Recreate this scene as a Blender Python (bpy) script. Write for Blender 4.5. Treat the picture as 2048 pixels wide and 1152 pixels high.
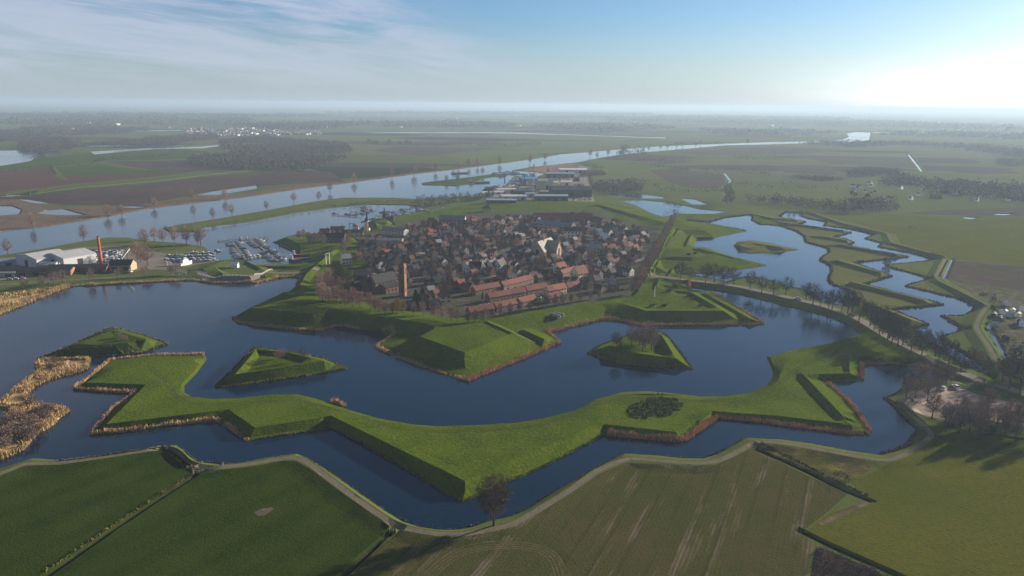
import bpy, bmesh, math, random
import numpy as np
from mathutils import Vector, Matrix
from mathutils.geometry import delaunay_2d_cdt
from mathutils.bvhtree import BVHTree
S = bpy.context.scene
for o in list(bpy.data.objects): bpy.data.objects.remove(o, do_unlink=True)
rnd = random.Random(7)
# ---------------------------------------------------------------- camera
F, CH = 1480.0, 120.0
ROWA = 25
PITCH, ROLL = math.atan((576 - 209) / F), math.radians(0.55)
c_, s_ = math.cos, math.sin
FW = np.array([0, c_(PITCH), -s_(PITCH)])
_r = np.array([1., 0, 0]); _u = np.array([0, s_(PITCH), c_(PITCH)])
RT = c_(ROLL) * _r + s_(ROLL) * _u
UP = -s_(ROLL) * _r + c_(ROLL) * _u
cam = bpy.data.objects.new('camera', bpy.data.cameras.new('camera'))
S.collection.objects.link(cam)
m = Matrix(((RT[0], UP[0], -FW[0]), (RT[1], UP[1], -FW[1]), (RT[2], UP[2], -FW[2]))).to_4x4()
m.translation = (0, 0, CH)
cam.matrix_world = m
cam.data.sensor_width = 36; cam.data.lens = 36 * F / 2048
cam.data.clip_start = 1; cam.data.clip_end = 200000
S.camera = cam
S.render.resolution_x, S.render.resolution_y = 1024, 576
# ---------------------------------------------------------------- sky and sun
SUN_EL, SUN_AZ = math.radians(15.5), math.radians(59)      # azimuth clockwise from +Y
SKY_STR, SUN_STR = 0.05, 5.0
S.view_settings.view_transform = 'Standard'; S.view_settings.look = 'None'
S.view_settings.exposure = 1.22; S.view_settings.gamma = 1.0
W = bpy.data.worlds.new('World'); S.world = W; W.use_nodes = True
nt = W.node_tree; nt.nodes.clear()
def N(t, ty, **kw):
    n = t.nodes.new(ty)
    for k, v in kw.items():
        if k == 'inp':
            for a, b in v.items(): n.inputs[a].default_value = b
        else: setattr(n, k, v)
    return n
def L(t, a, b): t.links.new(a, b)
def MATH(t, op, a, b=None, c=None, clamp=False):
    n = N(t, 'ShaderNodeMath', operation=op, use_clamp=clamp)
    for i, v in enumerate((a, b, c)):
        if v is None: continue
        if isinstance(v, (int, float)): n.inputs[i].default_value = v
        else: L(t, v, n.inputs[i])
    return n.outputs[0]
def MIX(t, f, a, b, bt='MIX'):
    n = N(t, 'ShaderNodeMix', data_type='RGBA', blend_type=bt)
    for s, v in ((n.inputs[0], f), (n.inputs[6], a), (n.inputs[7], b)):
        if isinstance(v, (int, float)): s.default_value = v
        elif isinstance(v, tuple): s.default_value = v if len(v) == 4 else v + (1,)
        else: L(t, v, s)
    return n.outputs[2]
def RANGE(t, v, a, b, c=0., d=1., smooth=True):
    n = N(t, 'ShaderNodeMapRange', interpolation_type='SMOOTHSTEP' if smooth else 'LINEAR')
    L(t, v, n.inputs[0])
    for i, x in enumerate((a, b, c, d)): n.inputs[i + 1].default_value = x
    return n.outputs[0]
sky = N(nt, 'ShaderNodeTexSky', sky_type='NISHITA', sun_disc=False, sun_elevation=SUN_EL, sun_rotation=SUN_AZ,
        altitude=120, air_density=1.0, dust_density=0.7, ozone_density=4.0)
tc = N(nt, 'ShaderNodeTexCoord')
sep = N(nt, 'ShaderNodeSeparateXYZ'); L(nt, tc.outputs['Generated'], sep.inputs[0])
dx, dy, dz = sep.outputs
az = MATH(nt, 'ARCTAN2', dx, dy)                      # azimuth from +Y, clockwise
el = MATH(nt, 'ARCSINE', dz)
# high cirrus streaks, drawn out along the horizon
cmb = N(nt, 'ShaderNodeCombineXYZ'); L(nt, MATH(nt, 'MULTIPLY', az, 1.9), cmb.inputs[0])
L(nt, MATH(nt, 'ADD', MATH(nt, 'MULTIPLY', el, 15.0), MATH(nt, 'MULTIPLY', az, 1.6)), cmb.inputs[1])
n1 = N(nt, 'ShaderNodeTexNoise', inp={'Scale': 1.9, 'Detail': 9.0, 'Roughness': 0.62, 'Distortion': 0.7})
L(nt, cmb.outputs[0], n1.inputs['Vector'])
cmb2 = N(nt, 'ShaderNodeCombineXYZ'); L(nt, MATH(nt, 'MULTIPLY', az, 5.0), cmb2.inputs[0])
L(nt, MATH(nt, 'ADD', MATH(nt, 'MULTIPLY', el, 60.0), MATH(nt, 'MULTIPLY', az, 5.0)), cmb2.inputs[1])
n2 = N(nt, 'ShaderNodeTexNoise', inp={'Scale': 1.6, 'Detail': 6.0, 'Roughness': 0.6, 'Distortion': 0.4})
L(nt, cmb2.outputs[0], n2.inputs['Vector'])
edge = MATH(nt, 'ADD', az, MATH(nt, 'MULTIPLY', el, 1.6))       # the veil ends along a slanting edge
veil = RANGE(nt, edge, 0.16, -0.04)
cm = MATH(nt, 'MULTIPLY', RANGE(nt, MATH(nt, 'ADD', n1.outputs[0], MATH(nt, 'MULTIPLY', n2.outputs[0], 0.35)), 0.47, 0.82), veil)
cm = MATH(nt, 'MULTIPLY', cm, RANGE(nt, el, 0.0, 0.05))
deep = MIX(nt, RANGE(nt, el, 0.20, 0.80, smooth=False), MIX(nt, 1.0, sky.outputs[0], (0.88, 1.0, 1.14), 'MULTIPLY'), MIX(nt, 1.0, sky.outputs[0], (0.10, 0.21, 0.44), 'MULTIPLY'))  # sky above the view darkened to cut fill light and deepen the water
deep = MIX(nt, RANGE(nt, dy, 0.1, -0.5), deep, MIX(nt, 1.0, deep, (0.40, 0.46, 0.56), 'MULTIPLY'))    # unseen sky behind the camera dimmed to deepen shade on the slopes
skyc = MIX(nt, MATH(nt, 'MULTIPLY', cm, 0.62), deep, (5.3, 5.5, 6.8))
# low haze band and thin stratus streaks by the horizon
low = RANGE(nt, el, 0.11, -0.01)
skyc = MIX(nt, MATH(nt, 'MULTIPLY', low, 0.72), skyc, (4.5, 5.3, 6.1))
# bright veil of thin cloud lit by the low sun, right of the view
ga = MATH(nt, 'POWER', MATH(nt, 'DIVIDE', MATH(nt, 'SUBTRACT', az, 0.70), 0.24), 2.0)
ge = MATH(nt, 'POWER', MATH(nt, 'DIVIDE', MATH(nt, 'SUBTRACT', el, 0.014), 0.033), 2.0)
gl = MATH(nt, 'EXPONENT', MATH(nt, 'MULTIPLY', MATH(nt, 'ADD', ga, ge), -1.0))
gl = MATH(nt, 'MULTIPLY', gl, MATH(nt, 'ADD', MATH(nt, 'MULTIPLY', n2.outputs[0], 0.9), 0.55))
glw = MATH(nt, 'EXPONENT', MATH(nt, 'MULTIPLY', MATH(nt, 'ADD', MATH(nt, 'MULTIPLY', ga, 0.30), MATH(nt, 'MULTIPLY', ge, 0.22)), -1.0))
add = MIX(nt, 1.0, skyc, MIX(nt, gl, (0, 0, 0), (8, 7.9, 7.5)), 'ADD')
add = MIX(nt, 1.0, add, MIX(nt, glw, (0, 0, 0), (1.6, 1.8, 1.8)), 'ADD')
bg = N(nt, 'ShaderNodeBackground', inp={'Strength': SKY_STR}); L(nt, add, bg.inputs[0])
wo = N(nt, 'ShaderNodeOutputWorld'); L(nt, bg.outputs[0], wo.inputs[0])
sun = bpy.data.objects.new('sun', bpy.data.lights.new('sun', 'SUN')); S.collection.objects.link(sun)
sun.data.energy = SUN_STR; sun.data.angle = math.radians(0.55); sun.data.color = (1.0, 0.86, 0.68)
sd = Vector((s_(SUN_AZ) * c_(SUN_EL), c_(SUN_AZ) * c_(SUN_EL), s_(SUN_EL)))
sun.rotation_euler = sd.to_track_quat('Z', 'Y').to_euler()
# ---------------------------------------------------------------- helpers
def at(x, y, z=0.0):
    """ground point (at height z) seen at a place in the photograph"""
    d = FW + (x - 1024) / F * RT - (y - 576) / F * UP
    t = (z - CH) / d[2]
    return Vector((t * d[0], t * d[1], z))
def px(p):
    q = np.array((p[0], p[1], p[2] - CH)); w = q @ FW
    return 1024 + F * (q @ RT) / w, 576 - F * (q @ UP) / w
def PL(s): return [tuple(float(v) for v in t.split(',')) for t in s.split()]
def line(s, z=0.0): return [at(x, y, z) for x, y in PL(s)]
def offset(pts, d, closed=False, z=None):
    """polyline moved d metres to its left"""
    n = len(pts); out = []
    for i, p in enumerate(pts):
        a = pts[i - 1] if (i or closed) else None
        b = pts[(i + 1) % n] if (i < n - 1 or closed) else None
        ns = []
        for u, v in ((a, p), (p, b)):
            if u is None or v is None: continue
            e = (v - u).xy
            if e.length > 1e-6: ns.append(Vector((-e.y, e.x)) / e.length)
        if not ns: continue
        k = sum(ns, Vector((0, 0)))
        if k.length < 1e-3: k = ns[0].copy()
        k.normalize(); k = k * d / max(k.dot(ns[0]), 0.45)
        out.append(Vector((p.x + k.x, p.y + k.y, p.z if z is None else z)))
    return out
def area(pts): return 0.5 * sum(pts[i - 1].x * p.y - p.x * pts[i - 1].y for i, p in enumerate(pts))
def smooth(pts, n=3, closed=False):
    out = []; k = len(pts)
    for i in range(k if closed else k - 1):
        p0 = pts[(i - 1) % k] if (closed or i) else pts[i]; p1 = pts[i]; p2 = pts[(i + 1) % k]
        p3 = pts[(i + 2) % k] if (closed or i + 2 < k) else p2
        for j in range(n):
            t = j / n
            out.append(0.5 * ((2 * p1) + (p2 - p0) * t + (2 * p0 - 5 * p1 + 4 * p2 - p3) * t * t + (3 * p1 - p0 - 3 * p2 + p3) * t ** 3))
    if not closed: out.append(pts[-1])
    return out
def resample(pts, step, closed=False):
    out = []; P = pts + ([pts[0]] if closed else [])
    for a, b in zip(P, P[1:]):
        k = max(1, int((b - a).length / step))
        for j in range(k): out.append(a.lerp(b, j / k))
    if not closed: out.append(P[-1])
    return out
COL = S.collection
class MB:
    def __init__(s): s.v = []; s.f = []; s.m = []
    def quad(s, *p, m=0):
        k = len(s.v); s.v += [tuple(q) for q in p]; s.f.append(tuple(range(k, k + len(p)))); s.m.append(m)
    def box(s, c, d, r=0.0, m=0, taper=1.0):
        cr, sr = c_(r), s_(r); k = len(s.v)
        for z, t in ((0, 1), (d[2], taper)):
            for a, b in ((-1, -1), (1, -1), (1, 1), (-1, 1)):
                x, y = a * d[0] / 2 * t, b * d[1] / 2 * t
                s.v.append((c[0] + x * cr - y * sr, c[1] + x * sr + y * cr, c[2] + z))
        for f in ((3, 2, 1, 0), (4, 5, 6, 7), (0, 1, 5, 4), (1, 2, 6, 5), (2, 3, 7, 6), (3, 0, 4, 7)):
            s.f.append(tuple(k + i for i in f)); s.m.append(m)
    def tube(s, p, q, r1, r2, n=4, m=0, cap=False):
        p, q = Vector(p), Vector(q); d = (q - p)
        if d.length < 1e-6: return
        d.normalize(); a = d.orthogonal().normalized(); b = d.cross(a); k = len(s.v)
        for c, r in ((p, r1), (q, r2)):
            for i in range(n):
                t = 2 * math.pi * i / n; s.v.append(tuple(c + a * (r * c_(t)) + b * (r * s_(t))))
        for i in range(n):
            j = (i + 1) % n; s.f.append((k + i, k + j, k + n + j, k + n + i)); s.m.append(m)
        if cap: s.f.append(tuple(k + n + i for i in range(n))); s.m.append(m)
    def lathe(s, c, prof, n=12, m=0):
        k = len(s.v)
        for r, z in prof:
            for i in range(n):
                t = 2 * math.pi * i / n; s.v.append((c[0] + r * c_(t), c[1] + r * s_(t), c[2] + z))
        for j in range(len(prof) - 1):
            for i in range(n):
                i2 = (i + 1) % n; a = k + j * n
                s.f.append((a + i, a + i2, a + n + i2, a + n + i)); s.m.append(m)
        s.f.append(tuple(k + (len(prof) - 1) * n + i for i in range(n))); s.m.append(m)
    def mesh(s, name, *mats, smooth=False):
        me = bpy.data.meshes.new(name); me.from_pydata(s.v, [], s.f)
        for mt in mats: me.materials.append(mt)
        if len(mats) > 1: me.polygons.foreach_set('material_index', s.m)
        if smooth: me.polygons.foreach_set('use_smooth', [True] * len(s.f))
        me.update(); return me
    def obj(s, name, *mats, parent=None, smooth=False):
        return link(name, s.mesh(name, *mats, smooth=smooth), parent)
def link(name, data, parent=None):
    o = bpy.data.objects.new(name, data); COL.objects.link(o); o.parent = parent; return o
THINGS = []
def tag(o, label, cat, group=None, kind=None):
    o['label'] = label; o['category'] = cat
    if group: o['group'] = group
    if kind: o['kind'] = kind
    else: THINGS.append(o)
    return o
def thing(name, label, cat, loc=(0, 0, 0), rz=0.0, group=None, sc=1.0):
    o = link(name, None); o.location = loc; o.rotation_euler = (0, 0, rz)
    o.scale = (sc, sc, sc) if isinstance(sc, (int, float)) else sc
    o.empty_display_size = 0.5
    return tag(o, label, cat, group)
def place(name, parts, label, cat, loc, rz=0.0, group=None, sc=1.0):
    """parts: list of (name, mesh) or (name, mesh, [sub-parts])"""
    t = thing(name, label, cat, loc, rz, group, sc)
    for pt in parts:
        o = link(pt[0], pt[1], t)
        for sp in (pt[2] if len(pt) > 2 else []): link(sp[0], sp[1], o)
    return t
# ---------------------------------------------------------------- materials
def mat(name, c1, c2=None, scale=0.1, rough=0.9, c3=None, scale3=None, bump=0.0, bscale=None, spec=0.2, detail=6, stretch=None, rot=0, metal=0.0, var=0.0):
    M = bpy.data.materials.new(name); M.use_nodes = True; t = M.node_tree
    b = t.nodes['Principled BSDF']; b.inputs['Roughness'].default_value = rough
    b.inputs['Specular IOR Level'].default_value = spec; b.inputs['Metallic'].default_value = metal
    col = c1 + (1,)
    if c2 or var:
        tx = N(t, 'ShaderNodeTexCoord'); v = tx.outputs['Object']
        if stretch:
            mp = N(t, 'ShaderNodeMapping'); L(t, v, mp.inputs[0])
            mp.inputs['Rotation'].default_value = (0, 0, rot); mp.inputs['Scale'].default_value = stretch; v = mp.outputs[0]
    if c2:
        n = N(t, 'ShaderNodeTexNoise', inp={'Scale': scale, 'Detail': detail, 'Roughness': 0.65}); L(t, v, n.inputs['Vector'])
        col = MIX(t, RANGE(t, n.outputs[0], 0.32, 0.68), c1 + (1,), c2 + (1,))
        if c3:
            n3 = N(t, 'ShaderNodeTexNoise', inp={'Scale': scale3 or scale * 7, 'Detail': 8.0, 'Roughness': 0.7}); L(t, v, n3.inputs['Vector'])
            col = MIX(t, RANGE(t, n3.outputs[0], 0.45, 0.7), col, c3 + (1,))
    if var:
        oi = N(t, 'ShaderNodeObjectInfo')
        f = MATH(t, 'ADD', MATH(t, 'MULTIPLY', oi.outputs['Random'], 2 * var), 1 - var)
        hs = N(t, 'ShaderNodeHueSaturation'); L(t, f, hs.inputs['Value'])
        if isinstance(col, tuple): hs.inputs['Color'].default_value = col
        else: L(t, col, hs.inputs['Color'])
        col = hs.outputs[0]
    if isinstance(col, tuple): b.inputs['Base Color'].default_value = col
    else: L(t, col, b.inputs['Base Color'])
    if bump:
        tx = N(t, 'ShaderNodeTexCoord')
        nb = N(t, 'ShaderNodeTexNoise', inp={'Scale': bscale or 1.0, 'Detail': 6.0, 'Roughness': 0.7}); L(t, tx.outputs['Object'], nb.inputs['Vector'])
        bp = N(t, 'ShaderNodeBump', inp={'Strength': 1.0, 'Distance': bump}); L(t, nb.outputs[0], bp.inputs['Height']); L(t, bp.outputs[0], b.inputs['Normal'])
    return M
def tree_of(M): return M.node_tree, M.node_tree.nodes['Principled BSDF']
def hook(M, fn):
    """replace the base colour by fn(tree, old colour socket)"""
    t, b = tree_of(M); l = b.inputs['Base Color'].links
    old = l[0].from_socket if l else tuple(b.inputs['Base Color'].default_value)
    L(t, fn(t, old), b.inputs['Base Color']); return M
def rows(M, ang, period, dark, amount, warp=0.0, patch=None):
    """crop rows / plough lines across a field"""
    def fn(t, old):
        tx = N(t, 'ShaderNodeTexCoord'); mp = N(t, 'ShaderNodeMapping'); L(t, tx.outputs['Object'], mp.inputs[0])
        mp.inputs['Rotation'].default_value = (0, 0, ang)
        sp = N(t, 'ShaderNodeSeparateXYZ'); L(t, mp.outputs[0], sp.inputs[0])
        nn = N(t, 'ShaderNodeTexNoise', inp={'Scale': 0.06, 'Detail': 3.0}); L(t, mp.outputs[0], nn.inputs['Vector'])
        x = MATH(t, 'ADD', sp.outputs[0], MATH(t, 'MULTIPLY', nn.outputs[0], warp))
        s = MATH(t, 'SINE', MATH(t, 'MULTIPLY', x, 2 * math.pi / period))
        ns = N(t, 'ShaderNodeTexNoise', inp={'Scale': 0.25, 'Detail': 6.0, 'Roughness': 0.7}); L(t, tx.outputs['Object'], ns.inputs['Vector'])
        f = MATH(t, 'MULTIPLY', RANGE(t, s, -0.2, 0.9), RANGE(t, ns.outputs[0], 0.3, 0.65, 0.35, 1.0))
        return MIX(t, MATH(t, 'MULTIPLY', f, amount), old, dark + (1,))
    return hook(M, fn)
GR = dict(rough=1.0, spec=0.0)
M_grass = mat('grass', (0.030, 0.062, 0.009), (0.052, 0.082, 0.011), 0.03, c3=(0.078, 0.088, 0.022), scale3=0.5, bump=0.6, bscale=0.8, **GR)
M_lush = mat('rampart_grass', (0.036, 0.072, 0.005), (0.072, 0.108, 0.008), 0.045, c3=(0.118, 0.126, 0.018), scale3=0.8, bump=0.8, bscale=0.9, **GR)
M_meadow = mat('near_meadow_grass', (0.020, 0.040, 0.004), (0.031, 0.052, 0.006), 0.05, c3=(0.050, 0.062, 0.011), scale3=1.2, bump=0.45, bscale=1.6, **GR)
rows(M_meadow, math.radians(35), 14.0, (0.012, 0.028, 0.005), 0.35, 2.0)
M_olive = mat('olive_pasture', (0.070, 0.082, 0.011), (0.098, 0.100, 0.013), 0.025, c3=(0.052, 0.076, 0.011), scale3=0.7, bump=0.4, bscale=1.2, **GR)
M_dry = mat('dry_bank_grass', (0.105, 0.118, 0.030), (0.082, 0.110, 0.024), 0.08, c3=(0.13, 0.10, 0.05), scale3=0.8, bump=0.3, bscale=1.0, **GR)
M_reed = mat('reed_straw', (0.50, 0.34, 0.18), (0.36, 0.23, 0.12), 0.15, c3=(0.62, 0.45, 0.26), scale3=1.5, **GR)
M_reedred = mat('reed_reddish', (0.46, 0.27, 0.15), (0.34, 0.19, 0.11), 0.15, c3=(0.60, 0.38, 0.22), scale3=1.5, **GR)
M_reedgold = mat('reed_golden', (0.42, 0.30, 0.13), (0.26, 0.18, 0.085), 0.1, c3=(0.54, 0.41, 0.21), scale3=1.5, **GR)
M_fringe = mat('bank_weeds', (0.13, 0.10, 0.06), (0.07, 0.07, 0.03), 0.15, c3=(0.28, 0.22, 0.15), scale3=1.5, **GR)
M_plough = mat('ploughed_soil', (0.062, 0.045, 0.043), (0.085, 0.062, 0.058), 0.012, c3=(0.045, 0.033, 0.032), scale3=0.1, **GR)
M_plough2 = mat('brown_crop_soil', (0.075, 0.058, 0.048), (0.055, 0.055, 0.040), 0.01, c3=(0.10, 0.075, 0.065), scale3=0.06, **GR)
M_redf = rows(mat('orchard_soil', (0.105, 0.052, 0.045), (0.082, 0.045, 0.042), 0.01, **GR), math.radians(20), 17, (0.05, 0.045, 0.035), 0.8, 10)
M_mud = mat('muddy_bank', (0.13, 0.095, 0.070), (0.085, 0.066, 0.050), 0.03, c3=(0.19, 0.15, 0.12), scale3=0.2, **GR)
M_sand = mat('wet_sand', (0.34, 0.31, 0.29), (0.26, 0.23, 0.21), 0.05, rough=0.5)
M_town = mat('town_yards', (0.075, 0.066, 0.058), (0.045, 0.058, 0.026), 0.05, c3=(0.12, 0.11, 0.10), scale3=0.25, **GR)
M_yard = mat('paved_yard', (0.17, 0.15, 0.135), (0.12, 0.11, 0.10), 0.06, c3=(0.22, 0.19, 0.165), scale3=0.4, rough=0.95, spec=0.1)
M_gravel = mat('gravel_parking', (0.33, 0.26, 0.21), (0.25, 0.20, 0.165), 0.04, c3=(0.38, 0.30, 0.25), scale3=0.3, rough=0.95, spec=0.05)
M_path = mat('gravel_path', (0.15, 0.135, 0.10), (0.11, 0.10, 0.075), 0.2, c3=(0.20, 0.175, 0.14), scale3=1.2, **GR)
M_road = mat('asphalt', (0.16, 0.135, 0.125), (0.125, 0.11, 0.10), 0.1, rough=0.9, spec=0.1)
M_street = mat('street_clinker', (0.20, 0.17, 0.155), (0.14, 0.12, 0.11), 0.1, rough=0.9, spec=0.1)
M_scrub = mat('rough_scrub', (0.075, 0.062, 0.030), (0.045, 0.060, 0.014), 0.08, c3=(0.16, 0.14, 0.035), scale3=0.12, bump=0.4, bscale=1.0, **GR)
M_dark = mat('dark_scrubland', (0.028, 0.020, 0.020), (0.060, 0.042, 0.038), 0.06, c3=(0.02, 0.016, 0.014), scale3=0.5, **GR)
M_ditch = mat('ditch_bed', (0.018, 0.018, 0.012), (0.030, 0.032, 0.014), 0.3, **GR)
# stubble field by the camera: thin green crop with bare wheel rows
M_stub = mat('stubble_field', (0.050, 0.060, 0.013), (0.070, 0.062, 0.026), 0.03, c3=(0.042, 0.060, 0.010), scale3=0.5, bump=0.3, bscale=1.6, **GR)
def stub(t, old):
    tx = N(t, 'ShaderNodeTexCoord'); mp = N(t, 'ShaderNodeMapping'); L(t, tx.outputs['Object'], mp.inputs[0]); mp.inputs['Rotation'].default_value = (0, 0, math.radians(ROWA))
    sp = N(t, 'ShaderNodeSeparateXYZ'); L(t, mp.outputs[0], sp.inputs[0])
    fine = MATH(t, 'SINE', MATH(t, 'MULTIPLY', sp.outputs[0], 2 * math.pi / 1.15)); wide = MATH(t, 'SINE', MATH(t, 'MULTIPLY', sp.outputs[0], 2 * math.pi / 6.9))
    st = N(t, 'ShaderNodeMapping'); L(t, mp.outputs[0], st.inputs[0]); st.inputs['Scale'].default_value = (0.16, 0.018, 1)
    n = N(t, 'ShaderNodeTexNoise', inp={'Scale': 1.0, 'Detail': 5.0, 'Roughness': 0.65}); L(t, st.outputs[0], n.inputs['Vector'])
    n2 = N(t, 'ShaderNodeTexNoise', inp={'Scale': 0.9, 'Detail': 5.0}); L(t, tx.outputs['Object'], n2.inputs['Vector'])
    c = MIX(t, MATH(t, 'MULTIPLY', RANGE(t, fine, 0.0, 0.9), RANGE(t, n2.outputs[0], 0.35, 0.6, 0.1, 0.5)), old, (0.080, 0.066, 0.040, 1))
    c = MIX(t, MATH(t, 'MULTIPLY', RANGE(t, wide, 0.80, 0.97), MATH(t, 'MULTIPLY', RANGE(t, n.outputs[0], 0.35, 0.6), 0.4)), c, (0.022, 0.026, 0.010, 1))
    worn = MATH(t, 'MULTIPLY', RANGE(t, n.outputs[0], 0.53, 0.66), RANGE(t, fine, -0.7, 0.5, 0.3, 0.9))
    return MIX(t, worn, c, (0.145, 0.118, 0.088, 1))
hook(M_stub, stub)
# patchwork of far fields
M_far = mat('far_farmland', (0.066, 0.100, 0.026), (0.098, 0.128, 0.038), 0.004, c3=(0.085, 0.085, 0.030), scale3=0.45, bump=0.3, bscale=1.0, **GR)
def patch(t, old):
    tx = N(t, 'ShaderNodeTexCoord'); mp = N(t, 'ShaderNodeMapping'); L(t, tx.outputs['Object'], mp.inputs[0])
    mp.inputs['Rotation'].default_value = (0, 0, 0.25)
    mp.inputs['Scale'].default_value = (0.0021, 0.0046, 1)
    v = N(t, 'ShaderNodeTexVoronoi', distance='CHEBYCHEV', inp={'Scale': 1.0, 'Randomness': 0.8}); L(t, mp.outputs[0], v.inputs['Vector'])
    sp = N(t, 'ShaderNodeSeparateColor'); L(t, v.outputs['Color'], sp.inputs[0])
    c = MIX(t, RANGE(t, sp.outputs[0], 0.76, 0.78), old, (0.060, 0.048, 0.042, 1))
    c = MIX(t, RANGE(t, sp.outputs[1], 0.88, 0.89), c, (0.025, 0.032, 0.018, 1))
    c = MIX(t, RANGE(t, sp.outputs[2], 0.82, 0.84), c, (0.10, 0.105, 0.05, 1))
    far = N(t, 'ShaderNodeSeparateXYZ'); L(t, tx.outputs['Object'], far.inputs[0])
    return MIX(t, RANGE(t, far.outputs[1], 1050, 1150), old, c)
hook(M_far, patch)
def water_mat(name, base, bump, scale, rough):
    M = bpy.data.materials.new(name); M.use_nodes = True; t, b = tree_of(M)
    b.inputs['Base Color'].default_value = base + (1,); b.inputs['Roughness'].default_value = rough
    b.inputs['IOR'].default_value = 1.333
    tx = N(t, 'ShaderNodeTexCoord')
    n1 = N(t, 'ShaderNodeTexNoise', inp={'Scale': scale, 'Detail': 4.0, 'Roughness': 0.55}); L(t, tx.outputs['Object'], n1.inputs['Vector'])
    n2 = N(t, 'ShaderNodeTexNoise', inp={'Scale': 0.012, 'Detail': 3.0, 'Roughness': 0.5}); L(t, tx.outputs['Object'], n2.inputs['Vector'])
    bp = N(t, 'ShaderNodeBump', inp={'Strength': 1.0})
    L(t, n1.outputs[0], bp.inputs['Height'])
    L(t, RANGE(t, n2.outputs[0], 0.35, 0.65, bump * 0.25, bump * 1.9), bp.inputs['Distance'])
    L(t, bp.outputs[0], b.inputs['Normal'])
    return M
M_moat = water_mat('moat_water', (0.004, 0.017, 0.038), 0.035, 1.1, 0.05)
M_river = water_mat('river_water', (0.03, 0.05, 0.068), 0.05, 0.5, 0.07)
M_puddle = water_mat('flood_water', (0.05, 0.055, 0.06), 0.01, 0.6, 0.05)
def flat(name, c, rough=0.8, var=0.0, metal=0.0, spec=0.3): return mat(name, c, rough=rough, var=var, metal=metal, spec=spec)
# ---------------------------------------------------------------- terrain data (traced on the photograph, put on the ground)
moat = line('''0,937 68,916 113,920 171,918 239,908 308,894 352,890 364,897 376,911 396,924 441,929 478,927 533,916 595,908 615,916 649,937 700,972 735,997
 771,1022 805,1043 839,1054 873,1059 908,1060 942,1055 976,1043 1024,1032 1055,1019 1113,981 1181,942 1246,907 1314,911 1360,916 1405,917 1436,908
 1460,895 1488,876 1558,879 1619,887 1700,902 1760,910 1790,902 1815,892 1824,876 1838,864 1806,831 1767,796 1789,790 1806,777 1810,762 1827,757 1870,760 1909,760
 1895,751 1858,734 1827,731 1775,726 1724,727 1724,762 1649,765 1690,799 1717,830 1741,869 1707,868 1622,858 1519,844 1434,836 1367,885
 1310,880 1211,871 1105,926 1050,952 1010,967 926,1006 890,988 839,955 771,916 720,885 668,859 655,853 632,861 547,873 496,882 482,873 455,853 431,841
 342,851 256,863 183,870 226,819 273,787 205,783 149,779 191,747 219,723 308,713 410,711 414,718 393,747 369,771 369,785 386,795 420,799 478,797
 547,789 598,789 632,797 693,818 758,837 826,849 877,853 946,851 1031,846 1083,837 1150,821 1191,799 1242,785 1293,783 1345,787 1396,793 1447,793
 1498,786 1536,769 1546,753 1545,741 1533,714 1587,700 1656,688 1721,668 1690,645 1639,627 1587,615 1533,601 1502,592 1478,589 1451,582 1410,577 1379,573 1378,580
 1424,585 1449,600 1474,615 1499,630 1529,648 1499,649.5 1399,650 1274,650.5 1236,640 1211,639 1161,649 1095,666 1120,685 1071,707 1037,721
 934,762 860,739 792,714 754,695 758,688 785,672 758,662 744,659 724,660 689,652 669,653 641,662 587,659 518,652 477,645 467,635 501,615 580,582 594,570
 604,555 592,554 557,556 512,566 425,567 412,564 387,561 350,562 275,566 200,570 137,573 120,579 75,597 50,607 25,617 0,626 -60,650 -240,700 -240,1010''')
islA = line('75,718 150,688 215,657 245,659 290,672 337,688 284,706 171,715')
islB = line('431,775 470,735 506,697 523,696 600,708 649,718 694,738 581,757 478,771')
islC = line('1175,707 1201,691 1242,676 1290,663 1320,664 1339,677 1362,708 1384,738 1327,736 1242,728 1194,714')
islR = line('''178,720 174,737 147,747 89,762 61,778 50,795 58,808 85,814 113,819 135,822 113,843 68,873 44,901 0,919 -70,940 -70,880 0,858 20,826 5,812 14,795 51,767 82,743 73,732 79,723''')
eastw = line('''1359,549 1399,555 1430,560 1454,566 1496,554 1536,562 1586,577 1623,586 1632,592 1625,599 1650,607 1676,612 1700,615 1716,605 1708,590 1696,580 1666,570 1656,560 1663,542 1661,532
 1640,520 1646,514 1658,505 1656,497 1636,491 1611,484 1608,472 1591,462 1561,452 1536,449 1521,449 1504,440 1505,431 1496,430 1449,435 1419,444 1374,440 1373,442
 1434,451 1495,462 1449,471 1424,477 1394,479 1386,495 1411,496 1469,515 1534,531 1474,540 1424,546 1384,547''')
islL = line('1466,492 1474,484 1499,481 1536,486 1597,499.5 1536,506 1499,507 1474,500')
outer = line('''1571,424 1558,434 1596,441 1611,444 1596,449 1703,465 1666,475 1688,477 1706,485 1698,492 1817,514 1706,526 1783,552 1728,569 1888,609.5 1781,619 1857,649.5
 1823,655 1861,697 1895,712 1929,733 1987,757 1984,751 1946,717 1902,690 1883,680 1892,671 1926,661 1916,651 1883,632 1922,633 1957,618 1929,601 1861,584 1810,572.5 1858,559 1836,550
 1786,537 1772,531 1823,526 1875,520 1861,514 1811,504 1757,494 1765,487 1730,477 1752,469 1716,460 1648,451 1655,444 1616,437 1603,432 1606,426''')
poolA = line('1236,401 1286,401 1324,404 1369,412 1399,419 1454,424 1424,428 1349,427 1354,432 1324,433 1299,425 1274,411 1250,404')
poolB = line('1214,389 1274,387 1324,394 1329,397 1279,397 1255,394')
poolC = line('1361,397 1389,399 1414,409 1386,409')
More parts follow.
